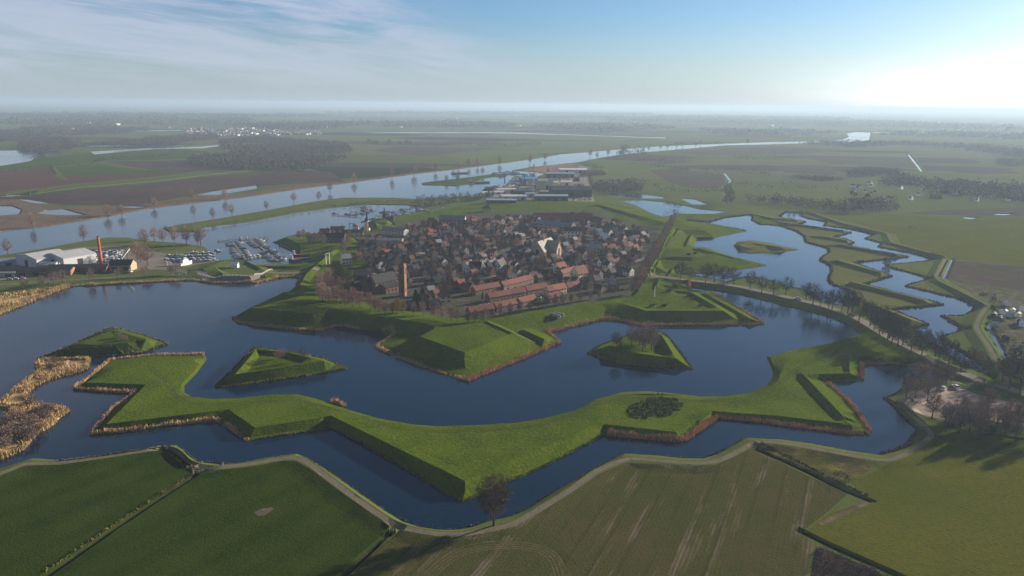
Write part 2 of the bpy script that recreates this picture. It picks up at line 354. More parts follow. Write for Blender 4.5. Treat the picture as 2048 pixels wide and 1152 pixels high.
river = line('''-300,500 0,465 25,460 87,454 150,444 212,434 300,417 400,405 475,396 512,391 612,376 687,367 762,357 837,347 912,339 1024,324 1080,316 1123,308 1154,306 1199,302 1259,297
 1324,292 1399,289 1536,284 1641,282 1686,279 1698,274 1693,267 1711,264 1741,265 1738,281 1736,282 1686,285 1636,286 1536,289 1449,291 1349,300 1286,305 1244,309
 1199,316 1154,325 1061,335 1024,341 1065,343 1090,347 1070,355 1030,352 1015,366 1012,372 974,382 937,392 837,399 787,396 687,396 637,402 512,425 425,440 350,451 325,457 337,464 410,464 390,456
 425,452 512,442 587,427 662,416 737,409 812,410 846,415 849,422 787,434 777,436 744,440 724,455 707,462 699,465 662,464 589,470 572,474 544,485
 570,495 597,507 625,520 622,527 575,529 512,529 475,524 435,522 415,524 375,530 345,530 335,512 375,507 420,500 415,496 400,492 362,487 300,482 255,476 212,476 150,486 75,500 0,512 -300,550''')
spit = line('844,366 877,362 937,355 1010,345 1015,350 967,357 949,367 912,372 882,371 844,370')
spitw = [spit]
flood = ['0,432 37,429 42,420 22,412 0,412', '75,428 95,420 125,418 160,428 172,431 120,431', '35,398 60,400 100,407 70,407', '392,390 425,383 512,371 514,377 437,390',
         '225,413 260,412 300,413 270,417']
lakes = ['-200,325 -200,300 0,301 70,300 107,302 130,306 70,315 62,322 0,332 -50,335', '162,292 230,290 350,290 350,293 200,294',
         '180,303 300,296 400,293 430,290 450,287 458,290 400,297 300,299 190,309', '1446,384 1449,384 1456,407 1451,407', '1447,347 1451,347 1463,362 1448,375 1444,375 1458,362',
         '687,264.5 800,263.8 1024,264.5 1120,268 1330,275 1330,277 1120,270 1024,267 800,265.8', '1815,309 1818,309 1846,343 1841,343',
         '1745,264 1900,263.5 1900,264.7 1745,265.5', '2003,617 2006,620 1980,652 1990,673 2018,724 2012,726 1983,674 1973,654', '180,262 400,259 400,260.6 190,264.5',
         '1885,557 1903,519 1906,519 1889,558', '1921,437 1935,434 1960,436 1940,439', '1980,430 2000,427 2030,428 2010,431', '0,391 90,388 90,390 0,394']
WATERS = [('moat', moat, M_moat, 'dark blue moat wrapping round the grassy ramparts'),
          ('moat', eastw, M_moat, 'blue moat between the eastern bastions and the zigzag covered way'),
          ('moat', outer, M_moat, 'zigzag outer moat along the sawtooth grass bank'),
          ('pond', poolA, M_moat, 'pale pond behind the north ramparts'), ('pond', poolB, M_moat, 'small pond beside the bare hedge north of the town'),
          ('pond', poolC, M_moat, 'narrow wedge pond in the north meadow'),
          ('river', river, M_river, 'broad river curving past the town with its harbour basins')]
for s in flood: WATERS.append(('flood_pool', line(s), M_puddle, 'shallow flood pool on the far river bank'))
for s in lakes: WATERS.append(('water_channel', line(s), M_river, 'pale strip of distant water'))
LANDS = [('island', islA, M_grass, 'triangular grass island at the upper left of the moat'), ('island', islB, M_lush, 'triangular grass island with two small trees in the moat'),
         ('island', islC, M_lush, 'ravelin island with bare trees in front of the east bastion'), ('island', islR, M_reedgold, 'reed covered island at the left edge'),
         ('island', islL, M_dry, 'lozenge shaped island in the eastern moat'), ('island', spit, M_grass, 'narrow green spit between river and harbour')]
# every level line of the relief: list of point lists with their own heights; 'c' marks closed loops
BR = []
def br(pts, closed=False): BR.append((pts, closed))
for nm, P, mt, lb in WATERS:
    br(P, True); d = 1.6 if P[0].y < 900 else 5.0
    if nm in ('moat',): d = 1.3
    q = offset(P, -d if area(P) > 0 else d, True, 0.7); br(q, True)
for nm, P, mt, lb in LANDS:
    br(P, True); q = offset(P, 1.2 if area(P) > 0 else -1.2, True, 0.6); br(q, True)
def B(s, z, closed=False): br(line(s, z), closed)
def BZ(s): return [at(*(float(v) for v in t.split(','))) for t in s.split()]      # x,y,height
# front envelope: crest along its outer side, glacis falling inward
for cr in ('171,765,2.4 292,769,2.6 213,848,2.8 330,834,2.8 438,821,2.6 456,818,2.7 510,855,3.3 600,842,3.2 662,831,3.2 930,962,3.9 1205,843,3.0 1208,848,2.7 1352,864,2.5', '1400,842,2.0 1424,822,2.1 1560,832,2.1 1656,843,2.1 1690,848,2.1'):
    l = BZ(cr); br(l); br([Vector((p.x, p.y, q.z - .45)) for p, q in zip(offset(l, 5.0), l)])
B('1702,849 1607,749 1700,746.5 1697,711 1703,712 1830,717', 2.9)
B('1592,751 1675,841', 1.4); B('1677,709 1686,744', 1.6); B('1600,742 1690,740', 1.9)
B('225,738 388,718', 2.2); B('376,792 480,804 600,798 700,824 830,854 950,856 1080,844 1190,808 1290,792 1400,799 1500,795 1555,764 1575,715', 1.7)
# left-hand town bastion and curtain
B('503,615 560,621 626,628 656,616 758,632 880,651 840,673 930,705 1026,666 974,643', 6.3)
B('488,637 540,641 629,647 652,640 724,648 758,657 835,671 796,690 931,736 1075,686 1022,660 1100,649 1208,627 1281,640 1471,638', 1.9)
B('568,584 640,600 700,611 760,620 875,638 966,645 1019,669', 5.6)
B('600,575 700,598 765,609 880,629 985,634', 3.0)
B('600,570 612,548 642,522 670,498', 4.6); B('622,560 636,540 658,520 680,500', 3.0)
B('1048,660 1089,678', 3.6); B('1038,662 1081,682', 1.9)
B('977,641 1150,614 1228,602 1293,621.5 1447,621.5 1434,614 1380,583 1311,579 1317,560 1322,555', 5.6)
B('985,636.5 1150,609 1232,597.5', 5.4); B('990,639 1155,611 1262,592 1290,560', 3.0)
B('1240,606 1300,618 1420,617 1371,587 1306,581 1311,562', 4.3)
B('1270,590 1300,545', 4.6)
B('1409,586 1500,637', 3.2); B('1400,588 1490,639', 1.7); B('1330,561 1352,567 1357,576', 3.6); B('1343,560 1347,577 1338,578', 2.5)
# east curtain with its avenue, then the middle and north bastions
B('1296,545 1320,505 1345,455 1352,440', 5.2); B('1262,592 1290,535 1310,500 1330,455 1338,440', 3.2); B('1308,540 1328,500 1352,452', 4.8)
B('1356,460 1334,494', 4.6); B('1352,460 1328,495', 3.3); B('1378,470 1367,494', 2.0); B('1383,469 1371,494', 3.6); B('1379,470 1368,494', 2.0)
B('1351,444 1374,443.5 1445,453 1408,461 1363,459', 4.4); B('1372,469 1411,470.5', 1.5); B('1395,475 1425,473', 1.8)
B('1327,498 1388,497 1427,507.5 1400,513 1383,514.5 1320,511.5', 6.2); B('1382,498.5 1416,508.5', 5.2)
B('1313,520 1384,522.5 1440,518', 3.9); B('1399,497 1470,516 1482,517.5 1396,525 1323,522', 4.1); B('1393,498 1461,517', 3.0)
B('1332,538 1396,540 1497,529', 1.2); B('1322,521 1305,538', 4.2); B('1318,521 1299,540', 3.6); B('1339,540 1333,553 1310,545', 2.0); B('1345,538 1338,552', 3.4)
# curtain north of the avenue, behind the town
B('1200,410 1250,424 1300,437 1338,447', 5.0); B('1195,414 1250,431 1330,456', 3.0); B('1204,407 1255,420 1318,433', 3.6)
# islands in the moat
B('121,698 268,690 292,679 226,660', 4.6, True); B('190,690 255,686 262,680 226,668', 4.0, True)
B('470,749 648,722 570,703 512,699', 4.6, True); B('497,742 600,726 560,709 522,706', 3.0, True)
B('1202,697 1352,717 1322,668 1300,666', 4.4, True); B('1228,697 1336,710 1303,671 1285,674', 1.9, True)
B('1478,490 1500,485 1560,494 1575,498 1530,500 1490,500', 3.6, True); B('1490,490 1520,491 1515,494 1490,494', 2.6, True)
# sawtooth covered way
for a in PL('1573,447.5 1638,474 1680,491 1670,521 1697,564.5 1742,609 1536,436.5'): pass
for x1, y1, x2, y2 in ((1573, 447.5, 1683, 461.5), (1638, 473.5, 1689, 481.5), (1679, 490.5, 1788, 509.5), (1669, 521, 1758, 546.5), (1696, 564, 1843, 601), (1741, 609.5, 1820, 641), (1536, 436.5, 1588, 441)):
    B('%f,%f %f,%f' % (x1, y1 + 3.4, x2 - 3, y2 + 3.2), 1.2); B('%f,%f %f,%f' % (x1 + 4, y1 - 1.2, x2 + 4, y2 - 1.4), 3.0)
B('1700,610 1840,612', 1.3)
# causeway road dike
road = smooth(line('1300,548 1317,553 1380,560 1467,571 1530,584 1587,597 1642,610 1690,626 1724,641 1758,662 1803,688 1861,718 1929,747 1981,766 2048,787 2150,820', 2.6), 3)
br(offset(road, 3.2)); br(offset(road, -3.2)); br(offset(road, 7.5, z=1.2)[4:]); br(offset(road, -8.5, z=1.2)[4:])
# fort west of the town with the road along the water
B('405,538 432,536 450,552 500,552 505,549 530,545 520,535 490,521 455,519', 3.8, True); B('440,540 470,528 500,530 515,542 495,547 458,547', 2.6, True)
B('396,552 420,560 500,561 530,551 560,547 600,546', 1.6); B('380,541 400,541', 3.0)
dkw = line('-250,590 0,563 100,553 200,545 300,540 395,535', 2.4); br(dkw); br(offset(dkw, -9, z=1.0)); br(line('512,531 560,532 628,531', 3.5)); br(line('540,538 600,540', 1.6))
# harbour bastion
B('545,484 572,475 600,488 650,487 668,480', 4.6); B('560,486 598,502 645,500', 1.8); B('590,474 640,480 690,474', 3.5)
# windmill mounds by the harbour
B('748,444 760,438 775,440 772,449 757,452', 5.0, True); B('740,447 757,435 782,438 785,450 755,456', 2.0, True)
B('985,406 1080,408 1130,410 1190,413', 4.2); B('985,415 1080,416 1190,420', 3.0)
# town floor
B('700,590 760,520 800,470 900,445 1000,440 1150,430 1290,470 1240,560 1100,600 960,620 860,600', 3.0, True)
# near paths and field ditches
pathA = smooth(line('''-120,975 0,947 51,928 120,925 205,914 290,901 335,897 355,906 373,923 403,933 444,934 513,926 564,917 595,917 625,932 662,960 702,990 771,1038 812,1056 873,1067 925,1068
 976,1060 1027,1047 1078,1019 1147,976 1198,940 1249,920 1271,917 1329,922 1381,926 1430,923 1467,908 1506,887 1528,883 1574,887 1640,899 1700,910 1760,919 1793,916 1836,895 1861,873 1856,858
 1830,834 1800,805 1819,790 1833,777 1850,768 1890,764 1972,769''', 1.6), 3)
br(offset(pathA, 1.6)); br(offset(pathA, -1.6)); br(offset(pathA, -6, z=0.8))
ditches = ['85,1156 200,1076 300,1008 396,945', '680,1156 735,1105 783,1064', '1512,897 1570,922 1619,945 1680,976 1739,1000', '1604,1062 1660,1090 1740,1125 1830,1165', '376,930 345,905 322,897']
for s in ditches:
    l = line(s, 0.9); e0 = (l[0] - l[1]).normalized() * 2; e1 = (l[-1] - l[-2]).normalized() * 2; le = [l[0] + e0] + l + [l[-1] + e1]
    br(offset(le, 1.5) + offset(le, -1.5)[::-1], True); br([Vector((p.x, p.y, -0.4)) for p in l])
outpath = line('1600,421 1631,427 1691,447 1776,466 1786,485 1861,505 1893,516 1873,552 1881,561 1936,588 1982,612', 2.6)
outpath2 = smooth(line('1982,612 1968,622 1953,649 1959,666 1978,694 2003,740 2020,775', 2.4), 3)
for q in (outpath, outpath2): br(offset(q, 2.2)); br(offset(q, -2.2)); br(offset(q, 7, z=1.0)); br(offset(q, -7, z=1.0))
farm_dike = line('-200,403 0,387 150,373 300,361 462,342 560,336', 4.5); br(farm_dike)
br(offset(farm_dike, 14, z=1.2)); br(offset(farm_dike, -14, z=1.2))
# outermost frame of the plain
FR = 60000.0
br([Vector((-FR, -400, 1)), Vector((FR, -400, 1)), Vector((FR, FR, 1)), Vector((-FR, FR, 1))], True)
for d in (1500, 3000, 6000, 14000, 30000): br([Vector((-d, -300, 1)), Vector((-d, d, 1)), Vector((d, d, 1)), Vector((d, -300, 1))], True)
def cdt(lines):
    vs, es = [], []
    for pts, cl in lines:
        k = len(vs); vs += pts; n = len(pts)
        es += [(k + i, k + i + 1) for i in range(n - 1)] + ([(k + n - 1, k)] if cl else [])
    o = delaunay_2d_cdt([Vector((p.x, p.y)) for p in vs], es, [], 0, 1e-4, True)
    return vs, es, o
def dense(p, c):
    y = min(q.y for q in p)
    if y > 1300: return p
    return resample(p, 7.0 if y < 450 else 11.0, c)
BR = [(dense(p, c), c) for p, c in BR]
vs, es, o = cdt(BR)
A_ = np.array([(vs[a].x, vs[a].y) for a, b in es]); B_ = np.array([(vs[b].x, vs[b].y) for a, b in es])
ZA = np.array([vs[a].z for a, b in es]); ZB = np.array([vs[b].z for a, b in es]); D_ = B_ - A_; DD = (D_ ** 2).sum(1) + 1e-12
V3 = []
for p, ids in zip(o[0], o[3]):
    if ids: z = min(vs[i].z for i in ids) if len(ids) > 1 else vs[ids[0]].z
    else:
        w = np.array((p.x, p.y)); t = np.clip(((w - A_) * D_).sum(1) / DD, 0, 1)
        ds = ((A_ + D_ * t[:, None] - w) ** 2).sum(1); k = ds < max(ds.min() * 4, 1e-3); z = float((ZA + (ZB - ZA) * t)[k].min())
    V3.append(Vector((p.x, p.y, z)))
BVH = BVHTree.FromPolygons(V3, [tuple(f) for f in o[2]])
def gz(x, y):
    h = BVH.ray_cast(Vector((x, y, 300)), Vector((0, 0, -1)))
    return h[0].z if h[0] else 1.0
def on(x, y, z0=2.5):
    """the ground point at a place in the photograph, on the relief"""
    p = at(x, y, z0)
    for _ in range(4): p = at(x, y, gz(p.x, p.y))
    return p
def drop(p): return Vector((p.x, p.y, gz(p.x, p.y)))
# ---------------------------------------------------------------- regions of the ground (later ones lie over earlier ones)
REG = []
def reg(name, pts, mt, label, cat=None): REG.append((name, pts, mt, label, cat or name.replace('_', ' ')))
def ribbon(pts, w): return offset(pts, w / 2) + offset(pts, -w / 2)[::-1]
def R(name, s, mt, label, z=1.5): reg(name, line(s, z), mt, label)
R('rampart', '''440,660 470,625 520,560 620,470 720,455 850,425 1000,400 1190,400 1330,425 1500,425 1600,460 1600,545 1480,560 1560,655 1300,670 1130,700 935,775 740,720''', M_lush, 'bright green grass ramparts and bastions ringing the old town')
R('covered_way', '1500,425 1610,440 1720,460 1900,600 1860,660 1720,670 1650,560 1600,460', M_dry, 'dry green sawtooth bank between the two eastern moats')
R('envelope', '''120,790 200,705 420,700 440,790 620,780 900,840 1180,790 1450,785 1520,770 1520,700 1730,660 1930,760 1800,750 1735,740 1700,775 1760,880 1440,845 1360,900 1200,880 930,1020 660,870 490,895 430,850 170,885''', M_lush, 'long star shaped grass bank across the moat')
R('town_ground', '690,600 745,500 700,470 720,452 860,432 960,425 1190,420 1230,440 1320,455 1298,520 1268,575 1255,592 1100,616 985,632 900,640 800,622 760,610', M_town, 'dark yards and gardens between the town houses', 3.0)
R('harbour_yard', '935,395 1000,372 1030,355 1070,358 1100,350 1061,336 1150,326 1180,335 1175,360 1190,405 1100,402 1000,400', M_yard, 'paved shipyard ground by the far harbour', 1.5)
R('building_site', '1030,343 1061,336 1110,328 1150,328 1168,340 1120,346 1070,345', mat('red_clay_ground', (0.22, 0.12, 0.09), (0.16, 0.11, 0.09), 0.03, **GR), 'reddish bare storage ground beside the river')
R('shipyard', '-100,560 -100,520 40,512 160,492 240,490 330,505 345,530 330,540 200,545 100,553 0,563', M_yard, 'paved yard of the factory below the red chimney')
R('boatyard', '330,508 376,506 420,501 440,522 380,533 335,532', M_yard, 'grey quay of the boatyard beside the marina')
R('mound', '738,450 752,434 785,436 792,451 770,462 742,460', M_lush, 'small green mound by the harbour windmill', 4.0)
R('golden_reedbed', '-200,720 -200,610 0,590 60,586 125,575 118,582 75,598 30,618 0,628', M_reedgold, 'golden reed marsh along the left shore')
R('river_bank', '-200,520 -200,470 0,463 87,454 212,434 300,417 400,405 512,391 612,376 687,367 690,362 600,368 512,382 400,392 275,410 120,414 30,398 -100,400', M_mud, 'muddy brown shore of the far river bank')
R('river_bank', '687,367 762,357 837,347 912,339 1024,324 1024,322 912,336 837,343 762,352 700,360', M_mud, 'thin muddy shore line below the far meadows')
R('orchard_field', '-200,352 -200,395 0,384 150,367 110,352 102,334 0,341', M_redf, 'reddish field with planted rows at far left')
R('ploughed_field', '125,350 362,344 375,346 155,367 140,363', M_redf, 'reddish ploughed strip above the green farm dike')
R('ploughed_field', '212,322 437,319 462,337 370,344 297,339 225,326', M_plough, 'brown ploughed field beside the dark wood')
R('ploughed_field', '0,394 300,364 512,344 662,343 690,362 600,366 512,371 400,387 275,409 125,409 32,397 -100,404', M_plough, 'long dark purple ploughed field across the river')
R('ploughed_field', '1299,340 1349,336 1449,350 1449,365 1436,376 1374,375 1336,362', M_plough2, 'dark ploughed field right of the tree lined lane')
R('ploughed_field', '1306,322 1331,317 1389,320 1324,329', M_plough2, 'small brown field near the river bend')
R('ploughed_field', '1586,311 1836,322 1836,336 1661,326', M_plough2, 'long dark field in the distance at right')
R('ploughed_field', '1556,337 1578,330 1661,331 1676,350 1570,345', M_plough2, 'dark field left of the distant village')
R('ploughed_field', '1349,303 1536,292 1700,300 1560,308 1400,309', M_plough2, 'dark far field along the river')
R('ploughed_field', '1905,519 2060,532 2200,545 2200,600 2060,581 1888,558', M_plough2, 'brown ploughed field at the right edge behind the outer bank')
R('ploughed_field', '1800,426 1900,418 2100,412 2100,432 1960,430', M_plough2, 'grey brown wet field below the distant village')
R('ploughed_field', '740,300 790,306 850,312 960,300 1000,296 900,294 800,292', M_plough2, 'grey brown strip among the far green meadows')
R('meadow', '110,334 180,327 292,340 360,340 362,344 125,350', M_grass, 'green meadow between brown fields at left')
R('meadow', '60,320 200,300 360,296 440,306 430,316 180,322 120,332 0,340 0,334', M_grass, 'pale green meadow by the far lake')
R('meadow', '1620,425 1720,448 1780,468 1790,486 1900,516 2200,545 2200,430 1900,435 1800,428', M_olive, 'wide pale green pasture at the right edge')
R('allotment', '1900,560 2000,576 2200,600 2200,770 2030,745 1990,672 1984,652 2008,617', mat('allotment_ground', (0.085, 0.075, 0.050), (0.060, 0.075, 0.030), 0.06, c3=(0.16, 0.14, 0.11), scale3=0.2, **GR), 'patchy allotment gardens at the right edge')
R('meadow', '-200,1300 85,1156 200,1076 300,1008 393,947 376,935 345,905 322,898 290,905 205,918 120,930 51,932 0,952 -200,990', M_meadow, 'dark green field at lower left')
R('meadow', '90,1156 202,1078 302,1010 400,945 444,940 513,932 564,922 592,922 620,938 702,998 771,1046 786,1062 735,1107 680,1160 500,1300 -200,1300', M_meadow, 'dark green field left of the stubble')
R('stubble_field', '686,1160 740,1108 790,1066 812,1062 873,1073 925,1074 976,1066 1030,1053 1081,1025 1150,982 1201,947 1251,926 1329,929 1381,933 1432,930 1469,914 1504,896 1568,924 1617,949 1696,984 1650,1025 1603,1060 1628,1085 1608,1160 1600,1300 600,1300', M_stub, 'striped brown and green stubble field at the bottom')
R('pasture', '1700,960 1790,922 1836,900 1870,873 1880,850 2200,900 2200,1300 1850,1180 1745,1122 1660,1086 1610,1062 1655,1025 1738,998', M_olive, 'olive green pasture at lower right')
R('rough_ground', '1520,895 1550,889 1640,902 1730,920 1745,935 1700,962 1680,970 1619,940 1570,917', M_scrub, 'patchy rough ground between ditch and path')
R('dark_ground', '1632,1090 1660,1098 1740,1132 1830,1180 1900,1300 1610,1300 1618,1160', M_dark, 'nearly black scrub patch at the bottom edge')
R('parking_ground', '1808,806 1822,792 1850,775 1885,772 1925,775 1950,785 1990,797 2060,808 2200,820 2200,880 2048,850 1960,835 1880,835 1830,822', M_gravel, 'pinkish gravel car park behind bare trees')
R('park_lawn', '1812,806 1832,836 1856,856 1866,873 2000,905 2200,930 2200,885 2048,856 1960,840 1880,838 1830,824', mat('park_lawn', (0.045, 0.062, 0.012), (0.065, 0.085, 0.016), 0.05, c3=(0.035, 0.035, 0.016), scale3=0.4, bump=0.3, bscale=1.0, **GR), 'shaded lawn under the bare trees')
reg('footpath', ribbon(pathA, 2.1), M_path, 'grey footpath winding along the near shore of the moat')
reg('footpath', ribbon(outpath, 1.7), M_path, 'narrow dike path above the zigzag moat')
reg('footpath', ribbon(outpath2, 2.2), M_path, 'bending gravel path beside the allotments')
reg('road', ribbon(road, 5.6), M_road, 'pale road on the causeway dike lined with trees')
reg('road', ribbon(smooth(line('-250,583 0,556.5 100,548 200,541.5 300,537.5 395,542 420,556 500,556 530,545 600,543 640,541', 2.4), 3), 5.0), M_road, 'road along the factory and round the small fort')
for s, w in (('-250,597 0,570 110,561 240,553 400,552', 2.5),): reg('footpath', ribbon(line(s, 1.2), w), M_path, 'path along the reed bank below the factory')
trk = smooth(line('850,1160 905,1112 960,1094 1020,1090 1075,1097 1108,1116 1125,1160', 0.9), 4)
M_track = mat('tractor_track', (0.125, 0.10, 0.060), (0.07, 0.066, 0.03), 0.7, c3=(0.05, 0.055, 0.02), scale3=1.5, **GR)
for k, d in enumerate((-1.5, -.5, .6, 1.7)): reg('track', ribbon(offset(trk, d), .45), M_track, 'curved tractor wheel track in the stubble, line %s from outside' % ('one', 'two', 'three', 'four')[k])
reg('track', ribbon(smooth(line('1640,1048 1680,1030 1745,1000', 0.9), 2), 1.6), M_mud, 'worn sandy strip at the pasture edge')
reg('farm_road', ribbon(offset(farm_dike, -5), 3.0), M_path, 'thin road along the green farm dike')
reg('dike', offset(farm_dike, 13) + offset(farm_dike, -13)[::-1], M_grass, 'long green farm dike across the brown fields')
REG[-1], REG[-2] = REG[-2], REG[-1]
streets = ['700,575 760,568 800,560 870,562', '868,434 890,455 915,478 940,500', '1180,560 1250,530 1290,515', '960,610 1020,600 1062,592', '760,458 800,462 842,459', '690,555 745,535 830,545 950,552 1060,548',
           '1000,440 1040,470 1060,510 1080,560', '1120,432 1180,470 1250,520', '830,470 950,480 1060,475 1200,470', '700,498 800,500 900,515 1000,522 1120,530 1240,556']
for s in streets: reg('street', ribbon(smooth(line(s, 3.0), 3), 5.0), M_street, 'narrow paved street between the town houses')
for s in ditches: reg('ditch', ribbon(line(s, 0.9), 1.8), M_ditch, 'dark narrow ditch between near fields')
R('bare_patch', '508,1024 520,1018 545,1014 548,1018 530,1030 516,1032', M_mud, 'small muddy hollow in the dark green field', 0.9)
M_worn = mat('worn_turf', (0.050, 0.058, 0.018), (0.036, 0.056, 0.010), 0.5, c3=(0.075, 0.068, 0.030), scale3=1.4, **GR)
wt_ = smooth(line('300,735 335,765 352,792 392,809 480,806 600,801 700,831 820,861 950,861 1080,850 1180,815 1260,794 1400,802 1500,794 1565,760 1600,735 1680,702', 1.8), 3)
for d in (-.8, .8): reg('track', ribbon(offset(wt_, d), .7), M_worn, 'faint %s wheel track along the grass bank' % ('outer' if d < 0 else 'inner'))
for s in ('620,833 700,872 800,925 900,975', '1000,955 1100,905 1190,862'): pass
for nm, P, mt, lb in WATERS: reg(nm, P, mt, lb)
for nm, P, mt, lb in LANDS: reg(nm, P, mt, lb)
from mathutils import noise
free_pts = []; rg = random.Random(11)
gy = 150.0
while gy < 640:                                     # extra ground points so that lawns and slopes roll a little
    st = 3.0 + (gy - 150) * .008; gx = -gy * .75
    while gx < gy * .75:
        qx, qy = gx + rg.uniform(-.4, .4) * st, gy + rg.uniform(-.4, .4) * st; gx += st
        z = gz(qx, qy)
        if z > .25: free_pts.append(Vector((qx, qy, z + .16 * noise.noise(Vector((qx * .11, qy * .11, 0))) + .10 * noise.noise(Vector((qx * .31, qy * .31, 5))))))
    gy += st
vs2, es2, o2 = cdt(BR + [(r[1], True) for r in REG] + [([q], False) for q in free_pts])
nR = nB_ = sum(len(p) for p, c in BR) + sum(len(r[1]) for r in REG)
V = []
nB = sum(len(p) for p, c in BR)
wset = [np.array([(p.x, p.y) for p in w[1]]) for w in WATERS]
for p, ids in zip(o2[0], o2[3]):
    k = [i for i in ids if i < nB]
    if not k and ids and ids[0] >= nR: V.append((p.x, p.y, vs2[ids[0]].z)); continue
    V.append((p.x, p.y, min(vs2[i].z for i in k) if k else gz(p.x, p.y)))
T = np.array([tuple(f)[:3] for f in o2[2]]); VA = np.array(V)
# leave out degenerate slivers
e1 = VA[T[:, 1], :2] - VA[T[:, 0], :2]; e2 = VA[T[:, 2], :2] - VA[T[:, 0], :2]
T = T[np.abs(e1[:, 0] * e2[:, 1] - e1[:, 1] * e2[:, 0]) > 1e-7]
Cn = VA[T].mean(1)[:, :2]; own = np.full(len(T), -1)
for ri, r in enumerate(REG):
    P = np.array([(p.x, p.y) for p in r[1]]); lo, hi = P.min(0), P.max(0)
    k = np.where(((Cn >= lo) & (Cn <= hi)).all(1))[0]
    if not len(k): continue
    q = Cn[k]; ins = np.zeros(len(k), bool)
    for (x1, y1), (x2, y2) in zip(P, np.roll(P, -1, 0)):
        if y1 == y2: continue
        c = ((y1 > q[:, 1]) != (y2 > q[:, 1])) & (q[:, 0] < (x2 - x1) * (q[:, 1] - y1) / (y2 - y1) + x1); ins ^= c
    own[k[ins]] = ri
def sheet(name, tris, mt, z0=None):
    ids, inv = np.unique(tris, return_inverse=True); me = bpy.data.meshes.new(name)
    vv = VA[ids].copy()
    if z0 is not None: vv[:, 2] = z0
    me.from_pydata([tuple(v) for v in vv], [], [tuple(int(i) for i in t) for t in inv.reshape(-1, 3)])
    me.materials.append(mt)
    if z0 is None:
        E3 = VA[tris]; mx = np.max([np.linalg.norm(E3[:, i] - E3[:, (i + 1) % 3], axis=1) for i in range(3)], axis=0)
        me.polygons.foreach_set('use_smooth', mx < 13); me.update(); me.set_sharp_from_angle(angle=math.radians(11))
    me.update(); return link(name, me)
og = sheet('ground', T[own == -1], M_far); tag(og, 'flat green farmland stretching to the horizon', 'ground', kind='structure')
WN = ('moat', 'pond', 'river', 'flood_pool', 'water_channel')
for ri, r in enumerate(REG):
    tr = T[own == ri]
    if not len(tr): continue
    ob = sheet(r[0], tr, r[2], 0.0 if r[0] in WN else None)
    tag(ob, r[3], r[4], kind='structure')
# ---------------------------------------------------------------- reeds and bank weeds
def blades(pts, width, h, dens, bw=0.3, side=0.0, closed=False):
    mb = MB(); P = pts + ([pts[0]] if closed else [])
    for a, b in zip(P, P[1:]):
        e = b - a; ln = e.length
        if ln < 0.01: continue
        nrm = Vector((-e.y, e.x, 0)) / ln
        for _ in range(int(ln * width * dens) + 1):
            u = rnd.random(); w = (rnd.random() - 0.5 + side) * width
            p = a + e * u + nrm * w; ns = noise.noise(Vector((p.x * .13, p.y * .13, 3))) + .5 * noise.noise(Vector((p.x * .6, p.y * .6, 9)))
            if ns < -.52 or (abs(w) > width * .38 and ns < -.1): continue
            hh = h * rnd.uniform(0.5, 1.15) * (1 + .45 * ns); z = max(0.0, gz(p.x, p.y))
            t = rnd.uniform(0, math.pi); k = Vector((c_(t), s_(t), 0)) * bw * rnd.uniform(0.6, 1.2); ln2 = Vector((rnd.gauss(0, .18), rnd.gauss(0, .18), 0)) * hh
            q = Vector((p.x, p.y, z))
            mb.quad(q - k, q + k, q + ln2 + k * 0.5 + Vector((0, 0, hh)), q + ln2 - k * 0.5 + Vector((0, 0, hh)))
    return mb
def reeds(s, width, h, mt, label, dens=14, bw=0.12, name='reed_belt'):
    mb = blades(line(s, 0), width * .62, h * .68, dens * 1.2, bw * .9)
    tag(mb.obj(name, mt), label, 'reeds', kind='stuff')
reeds('410,711 308,713 219,723 191,747 149,779 205,783 273,787 226,819 183,870 256,863 342,851 431,841 455,853 482,873 496,882', 2.4, 2.2, M_reed, 'straw coloured reeds edging the left arm of the star shaped bank')
reeds('496,882 547,873 632,861 668,858 720,885 771,916 839,955 890,988 926,1005 1010,966', 1.6, 0.9, M_fringe, 'brown weeds along the front of the star shaped bank', 9, name='bank_fringe')
reeds('1010,966 1050,951 1105,925 1208,871', 1.5, 0.8, M_fringe, 'weedy bank edge right of the front point', 9, name='bank_fringe')
reeds('1213,870 1310,879 1366,884', 3.4, 2.6, M_reedred, 'tall reddish reeds below the bramble patch')
reeds('1367,883 1434,836', 3.2, 2.6, M_reedred, 'tall reddish reeds on the slanting bank edge')
reeds('1436,836 1519,844 1622,858 1707,868 1741,868', 3.0, 1.9, M_reedred, 'long belt of brown reeds before the east arm')
reeds('1738,862 1717,830 1690,799 1655,768', 3.2, 2.2, M_reedred, 'reddish reeds on the steep east side of the arm')
reeds('1724,758 1724,728', 3.0, 2.2, M_reedred, 'short reed belt at the inner corner of the arm')
reeds('1726,728 1775,727 1827,732 1858,735 1895,752 1909,758', 3.0, 1.6, M_reedred, 'reeds below the causeway road')
reeds('467,635 477,645 518,652 587,659 641,662 669,653 689,652 720,659', 2.8, 1.9, M_reed, 'pale reeds at the foot of the west bastion')
reeds('765,662 785,667 791,672 758,688 754,695', 3.0, 1.8, M_reed, 'reeds in the corner beside the south bastion')
reeds('754,695 792,714 860,739 934,762', 2.4, 1.9, M_reed, 'pale reed belt on the left face of the south bastion')
reeds('934,762 1037,721 1071,707 1120,685 1095,666', 3.0, 2.2, M_reedred, 'orange reeds on the right face of the south bastion')
reeds('1095,666 1161,649 1211,639 1236,640 1274,650', 3.2, 2.4, M_reed, 'thick reeds along the curtain beside the east bastion')
reeds('1274,650.5 1399,650 1499,649.5 1527,648 1499,630 1449,600 1424,585', 2.6, 1.8, M_reedred, 'brownish reeds round the point of the east bastion')
reeds('1378,566 1379,580', 3.2, 2.4, M_reedred, 'short orange reed patch beside the road bridge')
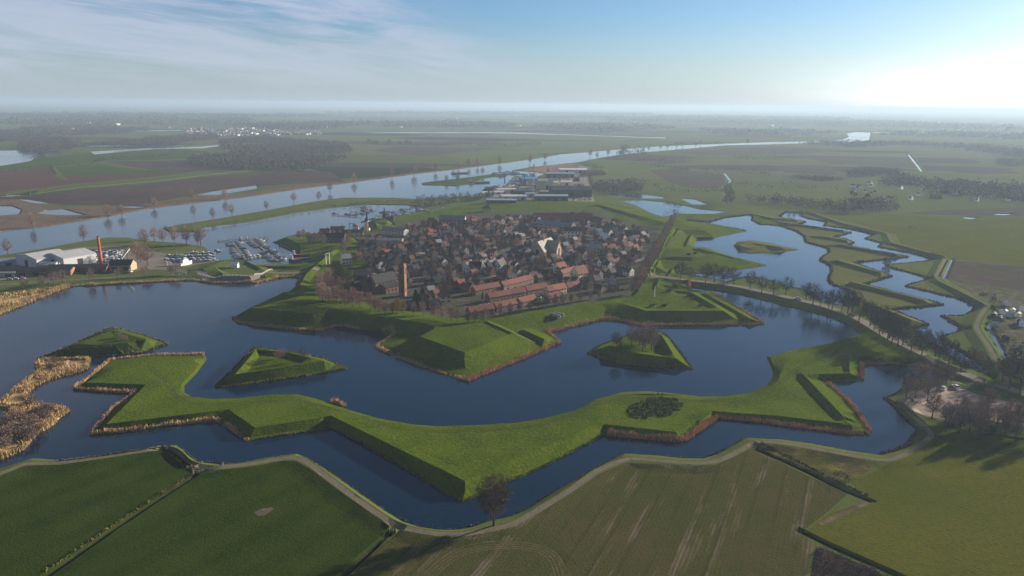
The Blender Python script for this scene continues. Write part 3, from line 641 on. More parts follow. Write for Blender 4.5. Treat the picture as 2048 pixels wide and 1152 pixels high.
reeds('25,617 50,607 75,597 120,579 137,573', 6.0, 2.3, M_reedgold, 'glowing golden reed edge at the left shore')
reeds('137,573 200,570 275,566 350,562 387,561 412,564 425,567 512,566 557,556 592,554 604,555 594,570', 3.4, 1.9, M_reed, 'straw reeds along the north shore of the moat')
reeds('-60,650 0,626 25,617', 6.0, 2.3, M_reedgold, 'golden reed marsh edge cut by the picture edge')
reeds('662,803 676,807 690,814', 2.8, 2.8, M_reed, 'isolated reed patch in the water beside the star shaped bank')
mb = blades(islR, 2.0, 1.7, 16, 0.11, closed=True); tag(mb.obj('reed_belt', M_reedgold), 'golden reeds round the left island', 'reeds', kind='stuff')
def fill(P, h, dens, bw, mt, label):
    mb = MB(); x0, x1 = min(q.x for q in P), max(q.x for q in P); y0, y1 = min(q.y for q in P), max(q.y for q in P)
    for _ in range(int((x1 - x0) * (y1 - y0) * dens)):
        q = Vector((rnd.uniform(x0, x1), rnd.uniform(y0, y1)))
        pt = noise.noise(Vector((q.x * .09, q.y * .09, 1)))
        if pt < -.12 or not insideP(q, P): continue
        z = max(0, gz(q.x, q.y)); t = rnd.uniform(0, 3.14); k = Vector((c_(t), s_(t), 0)) * bw; q3 = Vector((q.x, q.y, z)); hh = h * rnd.uniform(.5, 1.1) * (1 + pt); l2 = Vector((rnd.gauss(0, .2), rnd.gauss(0, .2), 1)) * hh
        mb.quad(q3 - k, q3 + k, q3 + l2 + k * .5, q3 + l2 - k * .5)
    tag(mb.obj('reed_bed', mt), label, 'reeds', kind='stuff')
def insideP(p, P):
    c = False
    for a, b in zip(P, P[1:] + P[:1]):
        if (a.y > p[1]) != (b.y > p[1]) and p[0] < (b.x - a.x) * (p[1] - a.y) / (b.y - a.y) + a.x: c = not c
    return c
fill(islR, 1.3, 6, .12, M_reed, 'tangled straw reeds covering the left island')
fill(line('-120,700 -120,600 0,590 60,586 125,575 118,582 75,598 30,618 0,628', 0), 1.4, 1.6, .2, M_reedgold, 'golden reeds filling the marsh at the left shore')
for P, lb in ((islA, 'upper left triangular'), (islB, 'middle triangular'), (islC, 'ravelin')):
    tag(blades(P, 1.3, 0.8, 8, 0.22, closed=True).obj('bank_fringe', M_fringe), 'pale weedy edge round the %s island' % lb, 'weeds', kind='stuff')
mb = blades(eastw[:23] + eastw[23:40], 2.2, 1.0, 3, 0.35, closed=False); tag(mb.obj('bank_fringe', M_fringe), 'brown reedy rim of the eastern moat', 'weeds', kind='stuff')
mb = blades(outer, 2.2, 0.9, 3, 0.35, closed=True); tag(mb.obj('bank_fringe', M_fringe), 'thin brown rim along the zigzag moat', 'weeds', kind='stuff')
reeds('171,918 308,894 364,897 396,924 478,927 595,908 649,937 700,972 771,1022 839,1054 908,1060 976,1043', 1.0, 0.5, M_fringe, 'low weeds along the lower left shore', 10, 0.18, 'bank_fringe')
reeds('1024,1032 1113,981 1181,942 1246,907 1314,911 1405,917 1460,895 1488,876 1558,879 1700,902 1760,910', 1.0, 0.6, M_fringe, 'low brown weeds along the lower right shore', 10, 0.18, 'bank_fringe')
reeds('1760,910 1790,902 1815,892 1824,876 1838,864', 3.2, 1.2, M_fringe, 'rank brown weeds in the east corner of the moat', 7, 0.25, 'bank_fringe')
reeds('1838,864 1806,831 1767,796 1789,790 1806,777 1810,762 1827,757', 1.6, 1.0, M_fringe, 'weeds on the bank below the car park', 8, 0.2, 'bank_fringe')
reeds('120,930 205,920 290,907 322,899 345,907 376,933 396,946', 1.4, 0.8, M_fringe, 'dry weeds between path and dark green field', 10, 0.2, 'bank_fringe')
reeds('90,1150 202,1073 302,1005 394,947', 1.6, 0.8, mat('yellow_grass', (0.16, 0.14, 0.035), (0.10, 0.11, 0.02), 0.3, **GR), 'yellowish grass strip along the left ditch', 10, 0.2, 'bank_fringe')
reeds('1520,893 1570,914 1619,940 1680,972 1735,997', 2.0, 0.8, M_fringe, 'rough grass along the ditch at lower right', 8, 0.2, 'bank_fringe')
# ---------------------------------------------------------------- trees
def grow(seed, h, kind):
    """bare winter tree: trunk and limbs, boughs reaching out to a crown envelope, sprays of twigs at their ends"""
    r = random.Random(seed); tr, cr = MB(), MB()
    zc, rz, rx, th, M, K, tw, egg = dict(round=(.60, .40, .44, .30, 230, 7, .022, 0), oval=(.58, .42, .30, .22, 250, 7, .030, -.15), vase=(.60, .41, .33, .22, 420, 9, .028, .25),
                                    pillar=(.52, .48, .11, .1, 260, 10, .06, 0), bush=(.52, .50, .62, .06, 160, 10, .045, 0))[kind]
    r0 = h * .021; ax = Vector((r.gauss(0, .03), r.gauss(0, .03), 1)); ph = r.uniform(0, 6.28)
    def env(v):                                   # unit vector -> point on the uneven crown outline
        t = math.atan2(v.y, v.x); k = 1 + .13 * s_(2 * t + ph) + .09 * s_(5 * t + 3 * v.z + ph * 2) + .07 * s_(9 * v.z + 2 * t)
        return Vector((v.x * rx * h * k * (1 + egg * v.z), v.y * rx * h * k * (1 + egg * v.z), v.z * rz * h * (1 + .06 * s_(3 * t + ph))))
    C = Vector((0, 0, zc * h)); pts = []
    top = h * (th + .12 if kind != 'pillar' else .8)
    tr.tube((0, 0, -.4), ax * h * th, r0 * 1.25, r0 * .85, 7); tr.tube(ax * h * th, ax * top, r0 * .85, r0 * .55, 6)
    for k in range(7): pts.append(ax * h * (th + (top / h - th) * k / 6))
    for k in range(9 if kind != 'pillar' else 14):
        t = 2 * math.pi * (k + r.random() * .6) / 9 * 1.9; u = r.uniform(-.35, .95); v = Vector((c_(t) * math.sqrt(1 - u * u), s_(t) * math.sqrt(1 - u * u), u))
        e = C + env(v) * r.uniform(.62, .8); st = ax * (h * th + (top - h * th) * r.random()); q = st; n = 5
        for i in range(n):
            f = (i + 1) / n; m_ = st.lerp(e, f) + Vector((r.gauss(0, .012) * h, r.gauss(0, .012) * h, -h * .035 * s_(f * math.pi)))
            tr.tube(q, m_, r0 * .5 * (1 - f * .75) + .02, r0 * .5 * (1 - min(1, f + .2) * .75) + .02, 4); q = m_; pts.append(m_)
    A = np.array([tuple(q) for q in pts])
    for k in range(M):
        u = r.uniform(-.92, 1); t = r.uniform(0, 6.283); w = math.sqrt(1 - u * u); v = Vector((c_(t) * w, s_(t) * w, u))
        e = C + env(v) * (r.random() ** .36)
        d = ((A - np.array(tuple(e))) ** 2).sum(1) + np.where(A[:, 2] > e.z, h * h * .05, 0); s = Vector(A[int(d.argmin())]); ln = (e - s).length
        mid = s.lerp(e, .5) + Vector((r.gauss(0, .06), r.gauss(0, .06), -.10)) * ln
        a = min(.014 * h, .02 + ln * .022); cr.tube(s, mid, a, a * .7, 3); cr.tube(mid, e, a * .7, a * .35, 3)
        out = (e - C).normalized()
        for q0, kk in ((e, K), (mid, K // 2)):
            for _ in range(kk):
                dd = (out * .7 + Vector((r.gauss(0, .7), r.gauss(0, .7), r.gauss(.25, .6)))).normalized(); l2 = h * r.uniform(.045, .10)
                wv = dd.cross(Vector((r.gauss(0, 1), r.gauss(0, 1), r.gauss(0, 1)))).normalized() * tw
                cr.quad(q0 - wv, q0 + wv, q0 + dd * l2 + wv * .5, q0 + dd * l2 - wv * .5)
    return tr, cr
M_bark = mat('bark', (0.085, 0.068, 0.055), (0.055, 0.045, 0.038), 0.8, rough=1.0, spec=0.0)
M_twig = mat('bare_twigs', (0.22, 0.165, 0.15), (0.17, 0.125, 0.115), 0.4, rough=1.0, spec=0.0, var=0.25)
M_twigr = mat('reddish_twigs', (0.30, 0.20, 0.165), (0.23, 0.15, 0.125), 0.4, rough=1.0, spec=0.0, var=0.2)
M_twigd = mat('dark_twigs', (0.075, 0.064, 0.060), (0.055, 0.048, 0.046), 0.4, rough=1.0, spec=0.0, var=0.2)
M_twigy = mat('yellow_twigs', (0.30, 0.22, 0.06), (0.20, 0.14, 0.045), 0.4, rough=1.0, spec=0.0)
M_twigg = mat('mossy_twigs', (0.075, 0.072, 0.038), (0.055, 0.052, 0.034), 0.4, rough=1.0, spec=0.0, var=0.2)
M_leaf = mat('evergreen_leaves', (0.018, 0.032, 0.012), (0.030, 0.045, 0.016), 0.6, rough=1.0, spec=0.0, var=0.2)
TP = {}
def proto(key, kind, h, tm, n=3, bark=M_bark):
    TP[key] = []
    for i in range(n):
        tr, cr = grow(hash((key, i)) % 997 if False else sum(map(ord, key)) * 7 + i * 31, h, kind)
        TP[key].append((tr.mesh('trunk_' + key, bark), cr.mesh('crown_' + key, tm), h))
proto('avenue', 'round', 10, M_twig, 4); proto('dark', 'round', 10, M_twigd, 2); proto('poplar', 'oval', 14, M_twigr, 3); proto('town', 'oval', 11, M_twig, 3)
proto('townr', 'oval', 11, M_twigr, 2); proto('townd', 'round', 10, M_twigd, 2); proto('mossy', 'oval', 11, M_twigg, 2); proto('pillar', 'pillar', 14, mat('tan_twigs', (0.27, 0.18, 0.12), rough=1.0, spec=0.0), 1)
proto('willow', 'oval', 9, M_twigy, 1); proto('shrub', 'bush', 4, M_twig, 3); proto('shrubd', 'bush', 4, M_twigd, 2); proto('big', 'vase', 15, mat('dark_brown_twigs', (0.105, 0.078, 0.062), (0.08, 0.06, 0.05), 0.4, rough=1.0, spec=0.0), 1)
def ever(seed, h):
    r = random.Random(seed); mb = MB()
    for _ in range(1500):
        z = r.random() ** .8 * h; R0 = h * .30 * (1 - z / h) ** .7 * (1 + .25 * s_(z * 3)) + .15; t = r.uniform(0, 6.283); q = R0 * r.random() ** .4
        c = Vector((q * c_(t), q * s_(t), z + h * .06)); a = Vector((r.gauss(0, 1), r.gauss(0, 1), r.gauss(0, 1))).normalized() * .3; b = a.orthogonal().normalized() * .26
        mb.quad(c - a, c + b, c + a, c - b)
    tr = MB(); tr.tube((0, 0, -.3), (0, 0, h * .8), h * .02, .03, 6); return tr.mesh('trunk_ever', M_bark), mb.mesh('crown_ever', M_leaf), h
TP['ever'] = [ever(3, 10), ever(5, 10)]
NT = 0
def tree(p, key, h, label, group=None, name='bare_tree', cat='tree', wide=1.0):
    global NT; NT += 1
    tr, cr, h0 = TP[key][NT % len(TP[key])]; k = h / h0
    return place(name, [('trunk', tr), ('crown', cr)], label, cat, drop(p), rnd.uniform(0, 6.28), group, (k * wide, k * wide, k))
def trees(s, key, h, label, group=None, z=1.5, **kw):
    for x, y in PL(s): tree(on(x, y, z), key, h * rnd.uniform(.78, 1.15), label, group, **dict(dict(wide=rnd.uniform(.72, 1.08)), **kw))
tree(on(987, 1051), 'big', 15.5, 'large lone bare tree on the near path bank', wide=1.0)
G = 'poplars on the river banks'
trees('16,509 65,456 168,483', 'poplar', 15, 'pinkish bare poplar on the left river bank', G)
trees('215,434 243,431 450,400 308,416 384,403', 'poplar', 15, 'slender bare poplar on the far muddy bank', G)
trees('426,437 533,419 588,405 638,401 464,430', 'poplar', 13, 'bare poplar on the long green spit', G)
trees('660,385 708,365 784,356 828,350 871,344 917,338 938,334 955,332 999,327 1060,328 1090,320 1180,314 1194,317 1216,312 1259,300 1287,302 1297,302 1321,299 1335,298 1353,295 1365,294 1391,294 1401,291 1438,290 1495,288', 'poplar', 17, 'distant bare poplar along the river', G)
trees('893,364 915,362 965,350 1068,340', 'poplar', 13, 'small bare tree on the narrow spit', G)
trees('289,491 309,481 326,487 350,488 373,489 396,490 402,489 275,520 282,525 295,530', 'poplar', 15.5, 'bare pink crowned tree behind the boatyard', 'trees by the boatyard')
G = 'trees along the factory road'
trees('50,578 85,575 107,570 125,565 183,563 235,556 290,553 341,549 352,549', 'avenue', 8.5, 'small bare tree beside the factory road', G)
G = 'avenue trees on the causeway'
trees('1360,562 1380,564 1411,569 1428,572 1447,571 1467,569 1500,583 1523,585 1546,594 1571,590', 'dark', 12, 'bare tree on the town end of the causeway', G, wide=.95)
trees('1612,600 1625,612 1640,612 1657,618 1664,619 1683,622 1695,628 1704,624 1717,648 1733,640 1740,652 1748,660', 'dark', 13, 'broad bare tree in the middle of the causeway', G)
trees('1758,672 1766,660 1775,680 1783,688 1795,695 1805,690 1821,708 1842,716 1870,712 1877,728 1896,736 1922,746 1840,700 1765,668 1779,676', 'dark', 13, 'bare roadside tree near the car park end', G)
G = 'bare trees round the car park'
trees('''1863,838 1890,846 1922,845 1955,880 1962,850 2010,873 2020,845 2035,862 2048,845
 1975,822 2060,870 2075,890 1900,856 1938,862 1968,868 1990,866 2030,882 2065,825 1918,866 2004,852''', 'town', 10.5, 'tall bare tree in the grove below the car park', G)
trees('1841,765 1892,768 1872,785 1812,795 1830,795 1855,800', 'avenue', 9, 'small bare tree at the edge of the car park', G)
trees('2018,778 2040,790 2030,752 2048,765 2065,780 2004,764 2075,760', 'dark', 13, 'dense dark tree where the roads meet', G)
trees('1886,690 1945,720 1960,726 1773,532 1857,521', 'shrub', 6, 'lone sapling on the outer bank')
trees('1233,697', 'dark', 7.5, 'single round bare tree at the left of the ravelin island'); trees('1263,696 1278,690 1290,696 1298,688 1303,700 1285,702', 'avenue', 11, 'bare tree in the clump on the ravelin island', 'clump on the ravelin')
trees('565,716 556,722', 'avenue', 6, 'small bare tree on the middle triangular island'); trees('605,719', 'dark', 6, 'small bare tree on the rim of the middle triangular island')
trees('250,680 238,676', 'shrub', 3.5, 'low bare shrub on the upper left island', name='bare_shrub', cat='shrub')
for s in ('60,812 85,826 20,850 40,842 65,850 30,868 10,880 55,865 90,838 45,880 75,860 100,826 28,838 12,895 60,880',): trees(s, 'shrub', 5, 'bare willow bush on the reedy left island', 'bushes on the left island', name='willow_bush', cat='bush')
trees('100,735 125,733 110,728', 'shrub', 3.5, 'small bush among the reeds at the island head', name='willow_bush', cat='bush')
# west bastion trees
G = 'row of trees on the west rampart'
trees('645,604 658,607 674,610 690,612 706,614 640,598 652,600 668,601', 'townr', 11, 'bare tree on the west bastion lawn', G)
trees('655,580 665,590 640,585 660,570 680,588 648,575 672,575', 'townr', 12, 'bare purplish tree on the west rampart slope', G)
trees('682,575 672,560 690,585 700,570', 'mossy', 15, 'large greenish bare tree beside the old church', G)
trees('750,622 828,631 845,632 868,637 885,639 903,641 740,618 760,620 720,616', 'townr', 9, 'bare tree behind the south curtain', 'trees behind the south curtain')
trees('794,628 806,626', 'willow', 9, 'yellow willow beside the south curtain', 'yellow willows'); trees('770,628 785,627 757,624', 'townr', 8, 'brownish bare tree next to the yellow willows', 'trees behind the south curtain')
G = 'dense tree row inside the south rampart'
trees('915,644 935,645 950,644 968,642 1095,614 1110,612 1125,610 1142,606 1160,604 1180,600 1198,597 1060,622 1075,618 1040,626 1020,630 1000,634 985,637', 'town', 7.5, 'bare tree between the red row houses and the rampart', G)
# avenue on the east rampart
G = 'double avenue on the east rampart'
for f in range(15):
    t = f / 14; x, y = 1268 + (1345 - 1268) * t, 588 + (446 - 588) * t ** .92
    tree(on(x - 3 + rnd.uniform(-1, 1), y, 5), 'town', rnd.uniform(7.5, 10.5), 'bare tree in the inner row of the east rampart avenue', G, wide=.9)
    tree(on(x + 8 - 4 * t, y - 4, 5), 'townr', rnd.uniform(7.5, 10.5), 'bare tree in the outer row of the east rampart avenue', G, wide=.9)
trees('598,479 607,477 616,480 623,484 630,479 640,478 655,477 665,476 680,474 620,490 628,492 636,494 648,494', 'town', 8.5, 'bare tree on the harbour bastion', 'trees on the harbour bastion')
trees('690,500 695,490 688,510 699,480', 'townr', 11, 'bare tree on the inner slope beside the harbour bastion', 'trees on the harbour bastion')
trees('900,566', 'pillar', 13, 'tan column shaped poplar among the houses', name='poplar_tree')
trees('838,620 832,612 845,600 700,606', 'ever', 10, 'dark evergreen tree near the tall brick tower', name='evergreen_tree')
trees('1050,608 965,600', 'ever', 6, 'small evergreen beside the red row houses', name='evergreen_tree')
# trees between the town houses
G = 'bare trees between the town houses'
T_area = line('735,590 720,560 745,520 700,505 745,470 800,455 880,440 960,435 1060,430 1180,425 1290,455 1305,480 1262,560 1230,580 1100,600 960,610 870,625 800,610', 3)
def inside(p, P):
    c = False
    for a, b in zip(P, P[1:] + P[:1]):
        if (a.y > p[1]) != (b.y > p[1]) and p[0] < (b.x - a.x) * (p[1] - a.y) / (b.y - a.y) + a.x: c = not c
    return c
# ---------------------------------------------------------------- houses
WALLS = {'brick': flat('dark_brick', (0.11, 0.065, 0.052), var=0.2), 'red brick': flat('red_brick', (0.16, 0.08, 0.06), var=0.2), 'white': flat('white_render', (0.50, 0.49, 0.47), var=0.1),
         'cream': flat('cream_render', (0.55, 0.46, 0.32), var=0.12), 'grey': flat('grey_render', (0.28, 0.27, 0.26), var=0.15)}
def tiles(name, c):
    return mat(name, c, tuple(v * .62 for v in c), 0.9, rough=0.75, var=0.22, spec=0.25)
ROOFS = {'red': tiles('red_tiles', (0.165, 0.045, 0.034)), 'orange': tiles('orange_tiles', (0.26, 0.075, 0.045)), 'brown': tiles('brown_tiles', (0.10, 0.048, 0.040)), 'dark': tiles('dark_slate', (0.042, 0.042, 0.048)),
         'grey': tiles('grey_roofing', (0.20, 0.21, 0.23))}
M_glass = flat('window_glass', (0.03, 0.04, 0.05), 0.15, spec=0.5); M_white = flat('white_paint', (0.75, 0.75, 0.73)); M_dkwood = flat('dark_wood', (0.03, 0.028, 0.025))
def house_parts(w, d, h, rh, wall, roof, rows_=2, n=3, hip=False, gables=False, chim=True):
    """w along x (the ridge), d along y"""
    wb = MB(); x, y = w / 2, d / 2
    wb.box((0, 0, -1.5), (w, d, h + 1.5))
    if not hip:
        for s in (-1, 1): wb.quad((s * x, -y, h), (s * x, y, h), (s * x, 0, h + rh)) if s > 0 else wb.quad((s * x, y, h), (s * x, -y, h), (s * x, 0, h + rh))
    for r in range(rows_):                                 # framed panes let into both long walls
        z = h * (r + .35) / rows_; hh = h / rows_ * .42
        for i in range(n):
            cx = -x + w * (i + .5) / n; ww = w / n * .26
            for s in (-1, 1):
                wb.box((cx, s * (y + .01), z - .08), (ww * 2 + .2, .05, hh + .16), m=2); wb.box((cx, s * (y + .03), z), (ww * 2, .06, hh), m=1)
        for s in (-1, 1):
            for cy in (-d * .22, d * .22): wb.box((s * (x + .01), cy, z), (.05, d * .16, hh), m=1)
    wm = wb.mesh('wall', wall, M_glass, M_white)
    rb = MB(); o = .35; th = .18; sl = rh / y
    if hip:
        k = min(w * .42, y)
        c = [(-x - o, -y - o), (x + o, -y - o), (x + o, y + o), (-x - o, y + o)]; zb = h - o * sl * .6
        r1, r2 = (-x + k, 0, h + rh), (x - k, 0, h + rh)
        q = [(a, b, zb) for a, b in c]
        rb.quad(q[0], q[1], r2, r1); rb.quad(q[1], q[2], r2); rb.quad(q[2], q[3], r1, r2); rb.quad(q[3], q[0], r1); rb.quad(q[3], q[2], q[1], q[0])
    else:
        for s in (-1, 1):
            a, b = (-x - .15, s * (y + o), h - o * sl), (x + .15, s * (y + o), h - o * sl); e, f = (x + .15, 0, h + rh + .04), (-x - .15, 0, h + rh + .04)
            up = lambda p: (p[0], p[1], p[2] + th)
            vs_ = [a, b, e, f] if s < 0 else [b, a, f, e]
            t_ = [up(p) for p in vs_]
            rb.quad(*t_); rb.quad(*vs_[::-1])
            for i in range(4): rb.quad(vs_[i], vs_[(i + 1) % 4], t_[(i + 1) % 4], t_[i])
    rm = rb.mesh('roof', roof)
    parts = [('wall', wm)]
    if chim:
        cb = MB(); cb.box((x * .6, 0.3, h + rh * .55), (.8, .7, rh * .45 + 1.1)); cb.box((x * .6, 0.3, h + rh + 1.1), (.95, .85, .15))
        parts.append(('roof', rm, [('chimney', cb.mesh('chimney', WALLS['brick']))]))
    else: parts.append(('roof', rm))
    if gables:
        for s in (-1, 1):
            gb = MB(); n_ = 5
            for i in range(n_):                            # stepped gable
                f0 = i / n_; gb.box((s * (x + .12), 0, h - .3 + rh * f0), (.35, d * (1 - f0) + .4, rh / n_ + .02))
            gb.box((s * (x + .12), 0, h - .3 + rh), (.35, .7, .9)); parts.append(('gable', gb.mesh('gable', wall)))
    return parts
HP = []   # small houses of the old town
_spec = [('brick', 'brown', 0), ('brick', 'red', 0), ('red brick', 'dark', 0), ('white', 'brown', 0), ('red brick', 'brown', 1), ('cream', 'red', 0), ('white', 'dark', 1), ('grey', 'brown', 0), ('red brick', 'red', 0), ('brick', 'dark', 1),
         ('white', 'red', 1), ('brick', 'grey', 0), ('brick', 'orange', 0), ('brick', 'brown', 1)]
for i, (wl, rf, gb) in enumerate(_spec):
    r = random.Random(i)
    HP.append((house_parts(r.uniform(5.5, 8), r.uniform(5.2, 6.6), r.uniform(3.4, 5.2), r.uniform(2.2, 3.1), WALLS[wl], ROOFS[rf], 2, 2, gables=bool(gb)), wl, rf, gb))
RW = {'red': 'red tiled', 'orange': 'orange tiled', 'brown': 'brown tiled', 'dark': 'dark slate', 'grey': 'grey'}
LM = [('the stone church', at(1085, 510, 3)), ('the tall brick tower', at(808, 575, 3)), ('the white gabled hall', at(965, 540, 3)), ('the harbour gate', at(715, 465, 3)), ('the windmill', at(735, 460, 3)), ('the east avenue', at(1290, 520, 3)),
      ('the south rampart', at(1030, 610, 3)), ('the boat harbour', at(860, 435, 3)), ('the shipyard halls', at(1120, 425, 3)), ('the column shaped poplar', at(900, 560, 3)), ('the west rampart', at(700, 520, 3)), ('the long red roofs', at(1180, 440, 3)),
      ('the greenhouse row', at(1210, 470, 3)), ('the causeway road', at(1260, 560, 3)), ('the main canal street', at(910, 470, 3))]
def near(p, k=2):
    s = sorted(LM, key=lambda l: (l[1] - Vector((p[0], p[1], 3))).length); return [a[0] for a in s[:k]]
HOUSES = []
def free(p, r):
    return all((q[0] - p[0]) ** 2 + (q[1] - p[1]) ** 2 > (r + q[2]) ** 2 * .72 for q in HOUSES)
def town_house(p, rz, i=None, sc=1.0, z=None):
    parts, wl, rf, gb = HP[rnd.choice([0, 0, 0, 2, 2, 3, 4, 4, 6, 7, 9, 9, 11, 13, 13, 1, 8, 5, 10, 12]) if i is None else i]
    a, b = near(p)
    lb = '%s roofed %s %s between %s and %s' % (RW[rf].replace(' tiled', '-tiled'), wl, 'step-gabled house' if gb else 'house', a, b)
    HOUSES.append((p[0], p[1], 4.0 * sc))
    return place('town_house', parts, lb, 'house', (p[0], p[1], (gz(p[0], p[1]) if z is None else z)), rz, 'houses inside the ramparts', (sc, sc, sc * rnd.uniform(.9, 1.12)))
# --- landmark: gothic church with two pale roofs
M_stone = mat('church_stone', (0.36, 0.27, 0.20), (0.28, 0.20, 0.15), 0.5); M_pale = flat('pale_lead_roof', (0.27, 0.255, 0.225), 0.8)
cp = at(1088, 515, 3); CR = math.radians(62)
ch = thing('stone_church', 'large gothic stone church with pale sunlit roofs and ridge turret', 'church', (cp.x, cp.y, 2.8), CR)
wb = MB(); wb.box((0, 0, -1), (24, 11, 8.5)); wb.box((4, 0, -1), (9, 22, 8.5))
for s in (-1, 1): wb.quad((12 * s, -5.5 * s, 7.5), (12 * s, 5.5 * s, 7.5), (12 * s, 0, 14.5)); wb.quad((4 + 4.5 * s, 11 * s, 7.5), (4 - 4.5 * s, 11 * s, 7.5), (4, 11 * s, 13.6))
for i in range(6):
    for s in (-1, 1): wb.box((-11 + i * 2.6, s * 5.7, -1), (.7, 1.2, 7.5), taper=.8); wb.box((-9.7 + i * 2.6, s * 5.52, 1.5), (1.0, .1, 4.6), m=1)
wb.box((4, -11.04, 2), (2.2, .1, 6), m=1); wb.box((4, 11.04, 2), (2.2, .1, 6), m=1); wb.box((-12.04, 0, 2), (.1, 2.4, 6.5), m=1)
wb.obj('wall', M_stone, M_glass, parent=ch)
def gable_roof(mb, x0, x1, y, h, rh, along='x', o=.4, cx=0, cy=0):
    for s in (-1, 1):
        a = [(x0, s * (y + o), h - o * rh / y), (x1, s * (y + o), h - o * rh / y), (x1, 0, h + rh), (x0, 0, h + rh)]
        if along == 'y': a = [(q[1], q[0], q[2]) for q in a]
        a = [(q[0] + cx, q[1] + cy, q[2]) for q in a]; b_ = [(q[0], q[1], q[2] + .22) for q in a]
        if (s < 0) == (along == 'x'): mb.quad(*b_)
        else: mb.quad(*b_[::-1])
        for i in range(4): mb.quad(a[i], a[(i + 1) % 4], b_[(i + 1) % 4], b_[i])
        mb.quad(*a)
rb = MB(); gable_roof(rb, -12.3, 12.3, 5.5, 7.5, 7.1); ro = rb.obj('roof', M_pale, parent=ch)
rb = MB(); gable_roof(rb, -11.3, 11.3, 4.5, 7.5, 6.2, 'y', cx=4); rb.obj('transept_roof', M_pale, parent=ch)
tb = MB(); tb.lathe((-2, 0, 14), [(1, 0), (1, 2.4), (.3, 4.2), (.15, 7), (.02, 9)], 8); tb.obj('ridge_turret', M_pale, parent=ch)
pb = MB(); pb.box((14.5, 0, -1), (5, 5, 6), taper=.9); pb.box((-10, 8, -1), (8, 5, 5.2)); pb.obj('chapel', M_stone, parent=ch)
cp2 = at(1066, 512, 3)
# --- landmark: tall brick tower and the brick church at its foot
p = on(806, 592, 3); tw = thing('brick_tower', 'tall narrow flat-topped brick tower above the old town', 'tower', (p.x, p.y, 2.8), math.radians(-12))
M_tw = mat('orange_brick', (0.21, 0.115, 0.078), (0.15, 0.085, 0.06), 0.6)
b = MB(); b.box((0, 0, -1), (3.9, 3.9, 20), taper=.96); b.box((0, 0, 18.9), (4.2, 4.2, .5)); b.box((0, 0, 19.4), (3.6, 3.6, 1.4))
b.obj('shaft', M_tw, parent=tw)
b = MB()
for a in range(4):
    t = a * math.pi / 2; b.box((c_(t) * 1.9, s_(t) * 1.9, 14.4), (.12, 1.0, 3.8), t); b.box((c_(t) * 1.96, s_(t) * 1.96, 3), (.12, .9, 2.2), t)
b.obj('louvre', M_glass, parent=tw); b = MB(); b.box((0, 0, 20.8), (3.3, 3.3, .5), taper=.5); b.obj('roof', ROOFS['dark'], parent=tw)
p = on(765, 580, 3); bc = thing('brick_church', 'dark roofed orange brick church below the tall tower', 'church', (p.x, p.y, 2.8), math.radians(46))
b = MB(); b.box((0, 0, -1), (17, 9, 8)); b.box((2, -7, -1), (13, 6, 5)); b.box((-9, 3, -1), (6, 7, 8.5))
for s in (-1, 1): b.quad((8.5 * s, -4.5 * s, 7), (8.5 * s, 4.5 * s, 7), (8.5 * s, 0, 11))
for i in range(5): b.box((-5.5 + i * 3, -4.53, 4.6), (1.1, .1, 1.6), m=1)
for i in range(4): b.box((-2.5 + i * 3, -10.03, 1.0), (1.1, .1, 1.8), m=1)
b.box((8.55, -7, .3), (.1, 2.2, 3), m=1)
b.obj('wall', M_tw, M_glass, parent=bc)
b = MB(); gable_roof(b, -8.8, 8.8, 4.5, 7, 4.2); b.obj('roof', ROOFS['dark'], parent=bc)
b = MB(); b.quad((-4.8, -10.3, 3.9), (8.8, -10.3, 3.9), (8.8, -4.4, 5.6), (-4.8, -4.4, 5.6)); b.quad((-4.8, -10.3, 3.7), (-4.8, -4.4, 5.4), (8.8, -4.4, 5.4), (8.8, -10.3, 3.7)); b.obj('aisle_roof', ROOFS['dark'], parent=bc)
b = MB(); b.box((-9, 3, 7.5), (6.6, 7.6, 3.4), taper=.15); b.obj('tower_roof', ROOFS['brown'], parent=bc)
b = MB(); b.box((-3, 8.5, -1), (26, 5, 5)); b.obj('cloister', WALLS['brick'], parent=bc); b = MB(); gable_roof(b, -16, 10, 2.5, 4, 2.4, cy=8.5); b.obj('cloister_roof', ROOFS['dark'], parent=bc)
HOUSES += [(cp.x, cp.y, 15), (p.x, p.y, 13), (tw.location.x, tw.location.y, 5), (ch.location.x + 9, ch.location.y + 9, 8)]
p = on(722, 563, 3); place('small_chapel', house_parts(9, 6, 5, 3.6, M_tw, ROOFS['dark'], 1, 3, chim=False), 'small orange brick chapel left of the tall tower', 'chapel', (p.x, p.y, 2.8), math.radians(25)); HOUSES.append((p.x, p.y, 6))
# --- white gabled hall
wp = house_parts(9, 5.5, 4.6, 3.6, WALLS['white'], ROOFS['dark'], 2, 3, gables=True)
for i, (x, y, a) in enumerate(((937, 545, 70), (952, 545, -8), (968, 543, 70), (984, 541, 68), (1000, 540, 66))):
    p = at(x, y, 3); place('white_hall' if i else 'white_wing', wp, 'dark roofed white building %s of the stepped gable group' % ['at the left end', 'second from left', 'in the middle', 'second from right', 'at the right end'][i], 'house', (p.x, p.y, 2.8), math.radians(a), 'white stepped gable group'); HOUSES.append((p.x, p.y, 5))
